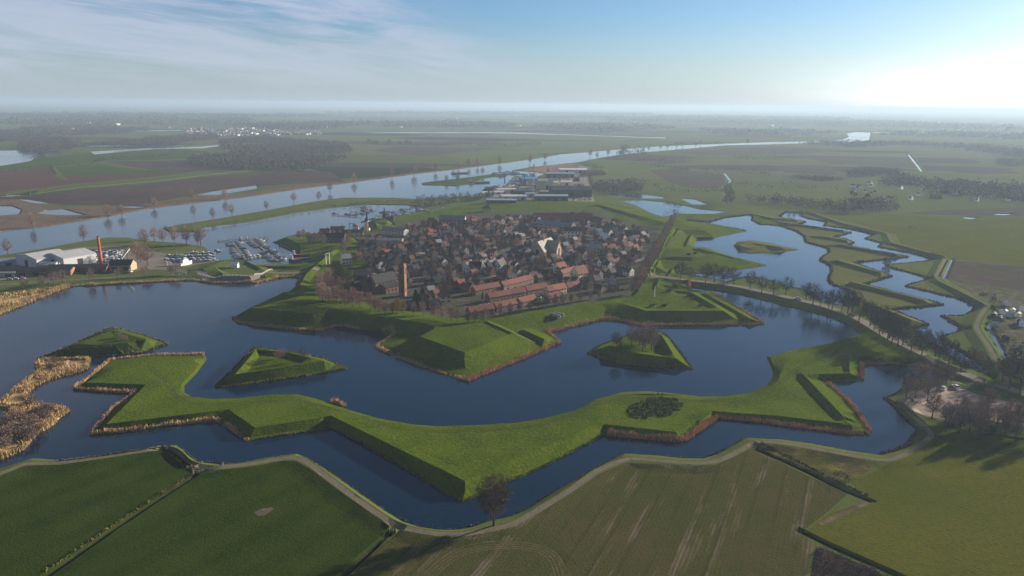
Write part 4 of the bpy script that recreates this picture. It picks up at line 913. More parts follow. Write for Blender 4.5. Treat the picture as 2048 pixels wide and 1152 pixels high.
# --- red terraces inside the south rampart
RP = [house_parts(5.6, 4.9, 3.3, 2.3, WALLS['red brick'], ROOFS[c], 2, 2, chim=(k % 2 == 0)) for k, c in enumerate(('red', 'red', 'red'))]
RP2 = house_parts(5.6, 5.4, 3.9, 2.6, WALLS['cream'], ROOFS['orange'], 2, 2)
terr = [((946, 590), (998, 580), 5, 'upper left'), ((1002, 580), (1062, 565), 6, 'tall middle'), ((975, 604), (1048, 591), 7, 'second front'), ((1050, 590), (1092, 582), 4, 'short centre'), ((1092, 592), (1128, 585), 4, 'bright right'), ((1132, 583), (1158, 578), 3, 'far right'),
        ((936, 634), (985, 625), 5, 'lower left'), ((988, 624), (1030, 615), 4, 'lower middle'), ((1036, 614), (1068, 606), 3, 'lower right'), ((1092, 606), (1122, 600), 3, 'small lower'), ((1120, 556), (1148, 548), 3, 'back right')]
for (x0, y0), (x1, y1), n, nm in terr:
    a, b_ = at(x0, y0, 3), at(x1, y1, 3); rz = math.atan2(b_.y - a.y, b_.x - a.x); ln = (b_ - a).length; n = max(2, round(ln / 5.7)); st = (b_ - a) / n
    for k in range(n):
        q = a + st * (k + .5); HOUSES.append((q.x, q.y, 3.6))
        place('terraced_house', RP2 if nm == 'bright right' else RP[(k + len(nm)) % 3], 'red roofed terraced house in the %s row by the south rampart' % nm, 'house', (q.x, q.y, gz(q.x, q.y)), rz, 'red roofed terraces by the south rampart', (ln / n / 5.6, 1, 1))
# --- long low red roofs and big buildings at the back of the town
def big(name, x, y, w, d, h, rh, wl, rf, deg, label, cat='building', n=6, hip=False, z=3.0):
    p = at(x, y, z); HOUSES.append((p.x, p.y, max(w, d) * .5))
    return place(name, house_parts(w, d, h, rh, WALLS[wl], ROOFS[rf], 2, n, hip=hip, chim=w < 22), label, cat, (p.x, p.y, min(gz(p.x, p.y), z)), math.radians(deg))
big('long_house', 1125, 440, 62, 10, 4, 3.2, 'red brick', 'orange', 3, 'long low building with orange roof behind the town', n=14)
big('grey_hall', 1110, 458, 40, 10, 5, 2.5, 'grey', 'grey', -32, 'long grey roofed hall above the stone church', n=8)
big('white_house', 1145, 474, 16, 9, 6, 3, 'white', 'brown', -6, 'white brown roofed house right of the grey hall', 'house', 5)
big('block_house', 1184, 507, 12, 9, 6, 2, 'grey', 'grey', 0, 'grey green block behind the east avenue', n=4)
big('farm_barn', 1262, 478, 14, 10, 4, 4, 'white', 'dark', 10, 'white and dark barn left of the east avenue', 'barn', 3)
big('town_hall', 905, 449, 26, 11, 6, 3, 'grey', 'grey', -4, 'pale grey building with a rounded end behind the canal street', n=7)
big('corner_house', 676, 464, 13, 7, 4.2, 2.6, 'cream', 'orange', 8, 'orange roofed cream cottage on the harbour bastion', 'house', 4)
big('corner_house', 650, 470, 9, 6.5, 3.8, 2.8, 'brick', 'red', 8, 'red roofed brick cottage under the bastion trees', 'house', 3)
big('dark_warehouse', 668, 486, 19, 9, 5, 3.6, 'brick', 'dark', 5, 'dark roofed warehouse behind the harbour bastion', n=5)
big('yellow_villa', 692, 528, 7, 6, 5, 2.6, 'cream', 'grey', 30, 'cream coloured villa inside the west rampart', 'house', 3)
big('large_house', 1158, 557, 10, 8, 4.5, 4.5, 'cream', 'red', 40, 'big steep red roofed house near the east avenue', 'house', 4)
big('large_house', 1120, 545, 8, 6, 4.5, 3, 'white', 'orange', 40, 'orange roofed whitewashed house left of the big steep roof', 'house', 3)
big('school', 790, 470, 26, 7, 5, 2, 'grey', 'grey', -30, 'angular grey building near the windmill', n=7)
big('flat_block', 780, 490, 22, 8, 4.6, 1.2, 'grey', 'grey', -2, 'low grey block with white window bands', n=8)
big('riverside_block', 700, 472, 24, 6, 3.8, 2.0, 'cream', 'brown', 10, 'sandy coloured quay building beside the harbour gate', n=6)
for i, (x, y) in enumerate(((1186, 455), (1194, 462), (1202, 469), (1210, 476), (1218, 482))):
    p = at(x, y, 3); b = MB(); b.box((0, 0, 0), (12, 3.6, 1.6)); gable_roof(b, -6, 6, 1.8, 1.6, 1.1)
    g = b.obj('greenhouse', flat('greenhouse_glass', (0.62, 0.68, 0.66), 0.25)); g.location = p; g.rotation_euler = (0, 0, math.radians(-42)); tag(g, 'pale glass greenhouse in the diagonal row', 'greenhouse', 'row of greenhouses'); HOUSES.append((p.x, p.y, 5))
# --- canal street: white facades
for side, off in ((0, 0), (1, 11)):
    a, b_ = at(878, 446, 3), at(945, 505, 3); d = (b_ - a); ln = d.length; n = 19 if side == 0 else 16; dn = d.normalized(); nr = Vector((-dn.y, dn.x, 0))
    for k in range(n):
        q = a + d * ((k + .5) / n) + nr * (5.5 if side == 0 else -8.5)
        if not free((q.x, q.y), 1.0): continue
        town_house(q, math.atan2(d.y, d.x) + math.pi / 2, [3, 10, 5, 1, 3, 6, 8][k % 7] if side == 0 else None, .88)
# --- the rest of the town: rows of houses along the streets, yards with trees behind
TA = line('712,590 745,540 705,512 735,478 790,462 875,444 960,440 1060,434 1180,432 1225,445 1290,463 1300,480 1275,530 1250,566 1225,583 1100,592 1060,560 960,575 900,600 880,622 850,612 820,590', 3)
xs = [p.x for p in TA]; ys = [p.y for p in TA]
R1 = math.radians(-52)     # direction of the cross streets
ux, uy = Vector((c_(R1), s_(R1))), Vector((-s_(R1), c_(R1)))
cand = []
for i in range(-80, 81):
    for j in range(-80, 81):
        rr = random.Random(i * 977 + j)
        q = Vector((0, 600)) + ux * (i * 5.7) + uy * (j * 6.6 + (4.5 if j % 2 else 0))
        if j % 4 == 3 or i % 12 == 0: continue
        if inside(q, TA): cand.append((q, j, i, rr.random()))
cand.sort(key=lambda c: c[3]); spots = []
for q, j, i, _ in cand:
    if len(spots) >= 400: break
    if not free(q, 2.3): continue
    sc = rnd.uniform(.66, .84); HOUSES.append((q.x, q.y, 3.1 * sc)); spots.append((q, R1 + (0 if (i // 3 + j) % 3 else math.pi / 2) + rnd.gauss(0, .05), sc))
spots.sort(key=lambda c: c[0].y)
NEAR_N = 228
for q, rz, sc in spots[:NEAR_N]: town_house(q, rz, None, sc)
# past about 300 houses the farthest ones are one mass
mv, mf, mm, mats, k0 = [], [], [], [], 0
for q, rz, sc in spots[NEAR_N:]:
    parts = HP[rnd.choice([0, 0, 0, 2, 2, 3, 4, 4, 6, 7, 9, 9, 11, 13, 13, 1, 8, 5, 10, 12])][0]; M4 = Matrix.Translation((q.x, q.y, gz(q.x, q.y))) @ Matrix.Rotation(rz, 4, 'Z') @ Matrix.Scale(sc, 4)
    for me in [p_[1] for p_ in parts] + [sp[1] for p_ in parts if len(p_) > 2 for sp in p_[2]]:
        k0 = len(mv); mv += [tuple(M4 @ v.co) for v in me.vertices]
        for m_ in me.materials:
            if m_ not in mats: mats.append(m_)
        for f in me.polygons: mf.append(tuple(k0 + v for v in f.vertices)); mm.append(mats.index(me.materials[f.material_index]))
me = bpy.data.meshes.new('distant_town_houses'); me.from_pydata(mv, [], mf)
for m_ in mats: me.materials.append(m_)
me.polygons.foreach_set('material_index', mm); me.update(); tag(link('distant_town_houses', me), 'small crowded houses at the back of the walled town', 'houses', kind='stuff')
print('town houses', len(spots))
nt_ = 0
for _ in range(4000):
    if nt_ >= 115: break
    q = Vector((rnd.uniform(min(xs), max(xs)), rnd.uniform(min(ys), max(ys))))
    if not inside(q, TA) or not free(q, .7): continue
    k = rnd.choice(['town', 'town', 'townd', 'townr', 'mossy', 'shrub']); a, b_ = near(q)
    tree(Vector((q.x, q.y, 0)), k, rnd.uniform(5, 8.5), 'bare tree among houses between %s and %s' % (a, b_), G); HOUSES.append((q.x, q.y, 2.2)); nt_ += 1
# --- harbour gate, windmill, mills
p = at(712, 470, 3)
g = thing('harbour_gate', 'white gatehouse with lift bridge frame at the harbour mouth', 'gatehouse', (p.x, p.y, 2.5), math.radians(12))
b = MB(); b.box((-2.6, 0, -1), (2.2, 5, 7)); b.box((2.6, 0, -1), (2.2, 5, 7)); b.box((0, 0, 4), (3.1, 5, 2)); b.box((0, 0, 6), (5.4, 5, 3.4), taper=.7); b.obj('wall', WALLS['white'], parent=g)
b = MB(); gable_roof(b, -2.9, 2.9, 2.5, 9, 2.2, 'y'); b.obj('roof', ROOFS['red'], parent=g)
b = MB()
for s in (-1, 1): b.box((-4 + s * 1.6, 9, -1), (.5, .5, 11)); b.tube((-4 + s * 1.6, 9, 10), (-4 + s * 1.6, 17, 11), .2, .15)
b.box((-4, 9, 9.8), (4, .5, .5)); b.obj('lift_frame', flat('green_steel', (0.05, 0.17, 0.14)), parent=g)
def windmill(x, y, h, label, z=4):
    p = on(x, y, z); t = thing('windmill', label, 'windmill', p, math.radians(35))
    b = MB(); b.lathe((0, 0, -1), [(h * .27, 0), (h * .25, h * .3), (h * .17, h * .75), (h * .15, h * .8)], 10); b.obj('tower', WALLS['cream'] if h > 9 else M_dkwood, parent=t)
    b = MB(); b.lathe((0, 0, h * .8 - 1), [(h * .18, 0), (h * .18, h * .06), (h * .12, h * .2), (.1, h * .27)], 10); b.obj('cap', M_dkwood, parent=t)
    for k in range(4):
        a = k * math.pi / 2 + .12; b = MB(); d = Vector((c_(a), 0, s_(a))); c = Vector((0, -h * .24, h * .85 - 1)); e = c + d * h * .62
        b.tube(c, e, .14, .08); n_ = Vector((-d.z, 0, d.x)) * h * .1
        q = [c + d * h * .12, e, e + n_, c + d * h * .12 + n_]; b.quad(*q); b.quad(*[v + Vector((0, .08, 0)) for v in q[::-1]]); b.obj('sail', M_dkwood, parent=t)
windmill(734, 459, 12, 'stone windmill beside the white harbour gate'); windmill(769, 437, 8.5, 'dark windmill on the small green mound by the harbour')
p = on(772, 440); big('mill_house', 779, 443, 7, 5, 3.2, 2, 'red brick', 'red', 10, 'small brick house beside the dark windmill', 'house', 2)
p = on(975, 430); big('pavilion_house', 973, 423, 8, 8, 4, 4, 'cream', 'dark', 20, 'lone house with pyramid roof before the shipyard', 'house', 3, hip=True)
big('pavilion_house', 889, 603, 7, 7, 4, 4.5, 'cream', 'brown', 20, 'small pyramid roofed house under the column shaped poplar', 'house', 2, hip=True)
# ---------------------------------------------------------------- factory with the red chimney
p = on(203, 531); b = MB(); t = thing('factory_chimney', 'tall round red brick chimney leaning over the factory roofs', 'chimney', p)
b.lathe((0, 0, -1), [(1.35, 0), (1.25, 2), (.85, 21), (.85, 22.5)], 12); b.obj('stack', mat('chimney_brick', (0.46, 0.11, 0.06), (0.38, 0.09, 0.055), 1.2), parent=t)
b = MB()
for z in (5, 10, 15): b.lathe((0, 0, z), [(1.25 - z * .018, 0), (1.25 - z * .018, .22)], 12)
b.lathe((0, 0, 21.4), [(.98, 0), (1.0, .5), (.5, .52)], 12); b.obj('iron_band', M_dkwood, parent=t)
M_sheet = mat('corrugated_sheet', (0.42, 0.43, 0.45), (0.36, 0.37, 0.40), 0.2, rough=0.5); M_sheet2 = flat('pale_sheet_wall', (0.45, 0.48, 0.50), 0.6)
def hall(x, y, w, d, h, rh, deg, label, roof=M_sheet, wall=M_sheet2, name='factory_hall', group=None, doors=2, z=1.5, bays=1):
    p = at(x, y, z); t = thing(name, label, 'hall', (p.x, p.y, min(gz(p.x, p.y), z)), math.radians(deg), group)
    b = MB(); b.box((0, 0, -1), (w, d, h + 1)); wy = d / bays; rb = MB()
    for k in range(bays):
        cy = -d / 2 + wy * (k + .5)
        for s in (-1, 1): b.quad((s * w / 2, cy - s * wy / 2, h), (s * w / 2, cy + s * wy / 2, h), (s * w / 2, cy, h + rh))
        gable_roof(rb, -w / 2 - .3, w / 2 + .3, wy / 2, h, rh, o=.15 if bays > 1 else .4, cy=cy)
    b.obj('wall', wall, parent=t); rb.obj('roof', roof, parent=t)
    for k in range(doors):
        db = MB(); db.box((-w / 2 + w * (k + .5) / doors, -d / 2 - .04, 0), (min(4, w / doors * .5), .14, h * .72)); db.obj('door', M_dkwood, parent=t)
        db = MB(); db.box((-w / 2 - .04, -d / 2 + d * (k + .5) / doors, 0), (.14, min(4, d / doors * .4), h * .72)); db.obj('door', M_dkwood, parent=t)
    return t
hall(88, 528, 24, 28, 7, 2.4, 60, 'left grey sheet metal factory hall with ridged roof', doors=1)
hall(140, 526, 24, 28, 7, 2.4, 60, 'right grey sheet metal factory hall beside the red chimney', doors=1)
hall(100, 540, 11, 7, 4.5, 1.5, 5, 'small pale lean-to shed before the factory halls', doors=1)
M_brk = flat('dark_works_brick', (0.14, 0.075, 0.055))
hall(66, 551, 54, 9, 4.2, 1.6, 6, 'long low brick works building at the road', ROOFS['dark'], mat('ochre_works_brick', (0.30, 0.19, 0.10), (0.14, 0.08, 0.05), 0.35), 'works_building', doors=6)
hall(160, 545, 40, 9, 4.2, 1.8, 6, 'long dark brick works building below the red chimney', ROOFS['dark'], M_brk, 'works_building', doors=5)
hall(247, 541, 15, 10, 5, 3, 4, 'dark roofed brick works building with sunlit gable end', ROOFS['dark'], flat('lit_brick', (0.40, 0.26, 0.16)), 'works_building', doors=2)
hall(10, 553, 18, 8, 3.6, 1.2, 6, 'pale flat building at the left picture edge', M_sheet, WALLS['cream'], 'works_building', doors=2)
hall(18, 528, 13, 10, 2.5, .8, 30, 'blue tarpaulin shed at the far left', flat('blue_tarp', (0.16, 0.28, 0.42), .5), M_sheet2, 'tarp_shed', doors=1)
p = on(238, 536)
t = thing('conveyor', 'slanting pale conveyor belt rising above the works', 'conveyor', p); b = MB(); b.tube((0, 0, 4), (7, 4, 14), .9, .9, 4); b.obj('belt_housing', flat('pale_metal', (0.6, 0.58, 0.54)), parent=t)
b = MB(); b.tube((2, 1, 0), (3, 1.6, 8), .2, .2); b.tube((5, 3, 0), (5.5, 3.2, 11), .2, .2); b.obj('trestle', M_dkwood, parent=t)
# heaps of goods on the storage ground
b = MB()
for _ in range(420):
    x, y = rnd.uniform(170, 245), rnd.uniform(501, 524); q = at(x, y, 1.5)
    b.box((q.x, q.y, 1.0), (rnd.uniform(.8, 2.6), rnd.uniform(.6, 1.6), rnd.uniform(.4, 1.4)), rnd.uniform(0, 3), m=rnd.choice([0, 0, 1, 2, 3]))
tag(b.obj('scrap_heap', M_dkwood, flat('dull_blue', (0.12, 0.2, 0.28)), flat('grey_parts', (0.35, 0.37, 0.4)), flat('white_bags', (0.6, 0.6, 0.6))), 'dark and pale clutter stored behind the red chimney', 'scrap', kind='stuff')
# ---------------------------------------------------------------- boats
M_hull = flat('white_hull', (0.62, 0.63, 0.64), 0.35, var=.12); M_hullb = flat('blue_hull', (0.05, 0.10, 0.20), 0.35, var=.2); M_deck = flat('pale_deck', (0.52, 0.50, 0.46)); M_mast = flat('mast_alloy', (0.45, 0.45, 0.45), .4)
def hull(L_, W_, H_):
    b = MB(); n = 8; ring = []
    for i in range(n + 1):
        u = i / n; x = -L_ / 2 + L_ * u; w = W_ / 2 * (1 - max(0, u - .45) ** 2 / .3025) ** .8 * (0.86 + .14 * min(u * 4, 1)) if u < 1 else .03
        z = H_ * (1 + .25 * u * u); ring.append([(x, -w, z), (x, -w * .6, 0), (x, 0, -.25), (x, w * .6, 0), (x, w, z)])
    for r0, r1 in zip(ring, ring[1:]):
        for k in range(4): b.quad(r0[k], r0[k + 1], r1[k + 1], r1[k])
        b.quad(r0[4], r0[0], r1[0], r1[4], m=1)
    b.quad(*ring[0][::-1]); return b
BP = []
for i, (L_, W_, H_, hm_) in enumerate(((8, 2.8, .9, M_hull), (10.5, 3.3, 1.2, M_hull), (9, 2.9, 1.0, M_hullb), (7.5, 2.5, .8, M_hull))):
    hb = hull(L_, W_, H_).mesh('hull', hm_, M_deck); c = MB(); c.box((-.4, 0, H_), (L_ * .42, W_ * .62, .9), taper=.85); c.box((-1.0, 0, H_ + .9), (L_ * .2, W_ * .5, .7), taper=.8)
    wn = MB(); wn.box((-.4, 0, H_ + .35), (L_ * .40, W_ * .63, .3))
    parts = [('hull', hb), ('cabin', c.mesh('cabin', M_hull), [('window', wn.mesh('window', M_glass))])]
    if i in (2, 3):
        ms = MB(); ms.tube((.4, 0, H_), (.4, 0, H_ + 9.5), .07, .04, 4); ms.tube((.4, 0, H_ + 1.6), (-L_ * .4, 0, H_ + 1.5), .05, .05, 4); parts.append(('mast', ms.mesh('mast', M_mast)))
    else:
        cv = MB(); cv.box((-L_ * .34, 0, H_), (L_ * .2, W_ * .6, 1.1), taper=.7); parts.append(('canopy', cv.mesh('canopy', flat('blue_canvas', (0.06, 0.12, 0.28), var=.3))))
    BP.append(parts)
def boat(p, rz, where, group, i=None, z=.05):
    i = rnd.choice([0, 0, 1, 1, 2, 3]) if i is None else i
    return place('sailing_boat' if i in (2, 3) else 'motor_boat', BP[i], '%s %s' % (['small white motor boat', 'large white motor cruiser', 'blue hulled sailing boat', 'small white sailing boat'][i], where), 'boat', (p.x, p.y, z), rz, group, rnd.uniform(.62, .88))
M_pier = flat('pier_planks', (0.16, 0.14, 0.125))
def pier(s, w, label, piles=True):
    l = line(s, 0.6); t = thing('pier', label, 'pier', l[0]); b = MB(); pb = MB()
    for a, c in zip(l, l[1:]):
        m_ = (a + c) / 2 - l[0]; e = c - a; b.box((m_.x, m_.y, 0), (e.length, w, .25), math.atan2(e.y, e.x))
    for q in resample(l, 7): pb.tube(q - l[0] + Vector((w * .7, 0, -2)), q - l[0] + Vector((w * .7, 0, 1.8)), .16, .16, 5, cap=True)
    b.obj('deck', M_pier, parent=t); pb.obj('piles', M_dkwood, parent=t); return l
def moor(s, n, where, group, gap=6, sides=(1, -1), skip=.22):
    l = line(s, 0); d = l[-1] - l[0]; rz = math.atan2(d.y, d.x); nr = Vector((-d.y, d.x, 0)).normalized()
    for k in range(n):
        for sd in sides:
            if rnd.random() < skip: continue
            boat(l[0] + d * ((k + .5) / n) + nr * sd * gap, rz + math.pi / 2 * sd + rnd.gauss(0, .05), where, group)
pier('434,482 475,479 532,476', 2.0, 'long jetty across the marina mouth')
pier('468,487 492,520', 1.8, 'left finger pier of the marina'); pier('503,480 556,522', 1.8, 'right finger pier of the marina'); pier('492,518 530,512', 1.6, 'cross pier linking the two finger piers'); pier('380,526 436,521', 1.8, 'pier beside the boatyard'); pier('528,476 532,481', 1.2, 'short landing at the jetty end')
moor('466,486 490,517', 9, 'at the left finger pier', 'boats in the marina', 4.2); moor('505,480 556,522', 13, 'at the right finger pier', 'boats in the marina', 4.2); moor('474,479 500,478', 2, 'at the long jetty', 'boats in the marina', 3.0, (1,)); moor('500,517 524,513', 3, 'at the cross pier', 'boats in the marina', 3, (1,), 0)
boat(at(436, 503), 0.2, 'lying alone off the boatyard', 'boats in the marina', 0)
for k, (x0, x1, y, n) in enumerate(((376, 420, 513, 6), (380, 420, 519, 6), (384, 425, 507, 5), (335, 362, 522, 5), (340, 365, 514, 4), (388, 430, 524, 5))):
    for i in range(n): boat(at(x0 + (x1 - x0) * i / (n - 1), y), rnd.choice([.25, .3, 3.3]) + rnd.gauss(0, .1), 'packed in row %s of the boatyard' % ('one', 'two', 'three', 'four', 'five', 'six')[k], 'boats at the boatyard', z=.4 if k > 2 else .05)
p = on(372, 530); t = thing('moored_yacht', 'tall white and blue yacht on the boatyard quay', 'boat', p, 1.2); hull(12, 3.6, 2.2).obj('hull', M_hull, M_deck, parent=t); b = MB(); b.box((-1, 0, 2.4), (6, 2.6, 2.2), taper=.8); b.obj('cabin', M_hull, parent=t); b = MB(); b.box((-1, 0, 4.6), (3.6, 2.2, 1.5), taper=.7); b.obj('wheelhouse', M_hullb, parent=t)
G = 'boats in the old harbour'
pier('664,429 720,434', 1.6, 'left pier of the old harbour'); pier('700,423 752,420', 1.6, 'upper pier of the old harbour'); pier('758,424 820,422', 1.6, 'thin pier crossing the old harbour'); pier('750,430 800,432', 1.6, 'lower pier of the old harbour')
for i, (x, y) in enumerate(((668, 427), (676, 428), (694, 429), (699, 430), (704, 429), (709, 430), (712, 424), (716, 427), (721, 426), (724, 428), (726, 421), (729, 418), (733, 423), (736, 425), (740, 421), (744, 419), (746, 422), (726, 415), (731, 414), (788, 432), (794, 430), (799, 431), (803, 428), (776, 428), (782, 426),
                            (806, 420), (812, 419), (819, 418), (834, 419), (838, 421), (843, 420), (850, 421), (876, 421), (880, 420), (887, 418), (808, 423), (752, 437), (868, 424), (858, 425), (765, 425), (771, 424))):
    boat(at(x, y), rnd.choice([.2, .3, 3.4, 1.8]), 'in the old harbour behind the windmills' if x < 780 else 'at the east end of the old harbour', G)
# far harbour by the shipyard
G = 'boats in the shipyard basin'
for x, y in ((992, 349), (998, 348), (1004, 347), (1011, 348), (1017, 346), (1030, 347), (1032, 346), (1007, 351), (1000, 352), (1025, 364), (1032, 362), (1038, 366), (1045, 361), (1028, 369), (1036, 372), (1044, 370), (990, 377), (998, 379), (1004, 381), (1012, 377), (975, 384), (984, 382), (1020, 375), (1052, 352), (1060, 351)):
    boat(at(x, y), rnd.choice([.2, .5, 3.4]), 'in the distant shipyard basin', G, rnd.choice([0, 1, 1]), z=1.3 if y > 352 else .05).scale = (1.5, 1.5, 1.5)
def barge(x, y, L_, rz, label, z=0):
    p = at(x, y); t = thing('barge', label, 'barge', p, rz); hull(L_, L_ * .16, 1.8).obj('hull', flat('barge_steel', (0.05, 0.05, 0.06)), flat('rusty_deck', (0.20, 0.10, 0.07)), parent=t)
    b = MB(); b.box((-L_ * .38, 0, 1.8), (L_ * .12, L_ * .11, 3.2), taper=.9); b.obj('wheelhouse', M_hull, parent=t); return t
barge(920, 347, 34, .55, 'dark work barge with reddish deck on the river'); barge(958, 366, 36, .4, 'low dark barge moored along the green spit'); barge(600, 521, 17, .3, 'small dark workboat in the moat corner'); barge(594, 524, 9, .1, 'blue rowing barge beside the workboat'); barge(602, 513, 14, .2, 'small sailing barge below the harbour bastion')
# ---------------------------------------------------------------- shipyard halls behind the town
dg = flat('dark_green_sheet', (0.035, 0.075, 0.075), .6); bl = flat('blue_grey_roof', (0.30, 0.36, 0.42), .5); wt = flat('white_sheet', (0.6, 0.6, 0.58), .5); crm = flat('cream_sheet', (0.5, 0.46, 0.32), .6)
G = None
hall(1140, 391, 54, 34, 10, 2.5, 3, 'largest dark green shipyard hall with skylight roof', mat('ribbed_roof', (0.10, 0.13, 0.13), (0.07, 0.09, 0.09), 0.3, rough=.5), dg, 'shipyard_hall', G, 3, bays=3)
hall(1102, 402, 42, 14, 7, 1.5, 3, 'long blue walled shipyard hall nearest the rampart', bl, flat('blue_sheet', (0.03, 0.08, 0.13), .6), 'shipyard_hall', G, 4)
hall(1028, 401, 32, 14, 6, 1.5, 3, 'white shipyard hall with bright roof', wt, flat('white_wall_sheet', (0.5, 0.48, 0.44)), 'shipyard_hall', G, 3)
hall(1003, 409, 36, 12, 6, 1, 0, 'long low grey shed left of the white shipyard hall', bl, dg, 'shipyard_shed', G, 3)
hall(1080, 378, 36, 26, 11, 1.5, 3, 'block shaped green hall with cream end wall', dg, crm, 'shipyard_hall', G, 2)
hall(1120, 354, 48, 14, 7, 1.5, 2, 'distant pale roofed hall beyond the shipyard', bl, flat('slate_sheet', (0.10, 0.14, 0.18)), 'shipyard_hall', G, 5)
hall(1145, 344, 50, 26, 6, 1.5, 4, 'flat white building at the river side', wt, wt, 'shipyard_shed', G, 2)
hall(1050, 388, 30, 16, 6, 1, 3, 'low dark green shed before the crane', dg, dg, 'shipyard_shed', G, 2)
hall(1056, 367, 26, 20, 9, 2, 10, 'bright blue boat shed at the basin', flat('bright_blue_roof', (0.10, 0.26, 0.50), .5), flat('bright_blue_wall', (0.08, 0.2, 0.42)), 'boat_shed', G, 2)
hall(1040, 366, 24, 14, 5, 1, 10, 'pale shed on the quay of the shipyard basin', wt, wt, 'boat_shed', G, 2); hall(1100, 372, 24, 18, 7, 1.5, 3, 'cream shed between the green halls', crm, crm, 'shipyard_shed', G, 1); hall(1012, 384, 28, 12, 5, 1.2, 14, 'sandy coloured shed by the water left of the crane', flat('sandy_roof', (0.5, 0.44, 0.38)), wt, 'boat_shed', G, 2)
used = []
for i in range(26):
    x, y = rnd.uniform(965, 1180), rnd.uniform(358, 401)
    if x < 1010 and y < 380 or x < 1045 and y < 366 or any(abs(x - a) < 12 and abs(y - c) < 5 for a, c in used): continue
    used.append((x, y)); k = i % 5
    hall(x, y, rnd.uniform(9, 18), rnd.uniform(7, 11), rnd.uniform(3, 6), 1.4, rnd.uniform(-4, 12), '%s small shed on the shipyard grounds' % ('white', 'blue grey', 'cream', 'brick', 'dark green')[k], (wt, bl, crm, ROOFS['brown'], dg)[k], (wt, bl, crm, WALLS['red brick'], dg)[k], 'shipyard_shed', 'small sheds of the shipyard', 1)
trees('1120,363 1128,362 1136,363 1060,360 1068,359 985,396 978,399 1010,396 1182,372 1186,380 1178,362 1096,348', 'town', 11, 'bare tree among the shipyard halls', 'trees among the shipyard halls')
def gantry(x, y, w, h, rz, col, label):
    p = at(x, y, 1.5); t = thing('gantry_crane', label, 'crane', p, rz)
    for s in (-1, 1):
        b = MB(); b.box((s * w / 2, -3, 0), (1, 1, h)); b.box((s * w / 2, 3, 0), (1, 1, h)); b.box((s * w / 2, 0, h * .5), (.7, 5, .7)); b.obj('leg', col, parent=t)
    b = MB(); b.box((0, 0, h), (w + 5, 2.4, 1.6)); b.obj('beam', col, parent=t)
gantry(1029, 368, 30, 14, .1, flat('crane_blue', (0.06, 0.16, 0.34)), 'blue gantry crane over the shipyard basin')
p = at(1067, 400, 2); t = thing('lattice_mast', 'slim lattice mast between the shipyard halls', 'mast', p); b = MB()
for a, c in ((-1, -1), (1, -1), (1, 1), (-1, 1)): b.tube((a * 2.4, c * 2.4, 0), (a * .5, c * .5, 28), .25, .15)
b.obj('leg_frame', M_mast, parent=t); b = MB()
for k in range(9):
    r0, z0 = 2.4 - k * .21, k * 3.1; r1 = r0 - .21
    for a, c, e, f in ((-1, -1, 1, -1), (1, -1, 1, 1), (1, 1, -1, 1), (-1, 1, -1, -1)): b.tube((a * r0, c * r0, z0), (e * r1, f * r1, z0 + 3.1), .1, .1, 3)
b.obj('bracing', M_mast, parent=t)
# ---------------------------------------------------------------- cars
CARM = {k: flat('car_paint_' + k, c, .3, spec=.6) for k, c in {'white': (.7, .7, .7), 'grey': (.25, .26, .28), 'black': (.03, .03, .035), 'red': (.35, .04, .03), 'blue': (.05, .1, .3), 'silver': (.5, .5, .5)}.items()}
M_tyre = flat('tyre_rubber', (.02, .02, .02)); CP = {}
wh = MB(); wh.tube((0, -.1, 0), (0, .1, 0), .33, .33, 10, cap=True); wh.tube((0, .1, 0), (0, -.1, 0), .33, .33, 10, cap=True); WHM = wh.mesh('wheel', M_tyre)
for k, m_ in CARM.items():
    b = MB(); b.box((0, 0, .35), (4.3, 1.75, .55), taper=.97); c = MB(); c.box((-.2, 0, .9), (2.5, 1.6, .55), taper=.78); r = MB(); r.box((-.2, 0, 1.45), (1.9, 1.22, .05))
    CP[k] = [('body', b.mesh('body', m_)), ('cabin', c.mesh('cabin', M_glass)), ('roof', r.mesh('roof', m_))]
def car(p, rz, k, where, grp='parked cars'):
    t = place('parked_car', CP[k], '%s car %s' % (k, where), 'car', p, rz, grp, 1.0)
    for a in (-1.3, 1.3):
        for c in (-.82, .82):
            w = link('wheel', WHM, t); w.location = (a, c, .33)
CK = list(CARM)
for x, y, w in ((1886, 779, 'near the left of the car park'), (1912, 776, 'in the middle of the car park')): car(on(x, y), rnd.uniform(0, 3), 'white', w)
for x, y, k, w in ((1596, 599, 'white', 'driving on the causeway road'), (1702, 632, 'black', 'under the causeway trees'), (260, 543, 'white', 'beside the works gable end')): car(drop(at(x, y, 2.5)), -.5, k, w)
for i, (x, y) in enumerate(((130, 548), (150, 547), (172, 546), (210, 545), (225, 545), (20, 560), (32, 559), (44, 558))): car(on(x, y), .1, CK[i % 6], 'parked along the factory road', 'cars by the factory')
for i in range(16): car(on(1142 + i * 2.7, 395 + (i % 4) * 2.0, 1.5), .3 + i % 2, CK[(i * 2) % 6] if i % 3 else 'white', 'on the crowded lot right of the blue shipyard hall', 'cars by the shipyard')
for i, (x, y) in enumerate(((735, 552), (742, 553), (748, 551), (755, 554), (762, 552), (770, 555), (776, 553), (785, 556), (800, 553), (868, 557), (878, 553), (925, 560), (872, 612), (1008, 520), (1100, 552), (950, 618), (965, 614), (980, 611), (1076, 596), (860, 570), (745, 548), (752, 547))):
    car(on(x, y, 3), rnd.uniform(0, 3), CK[i % 6] if i % 2 else 'silver', 'in the square behind the brick church' if x < 802 else 'in a street south of the white gabled hall', 'cars in the town')
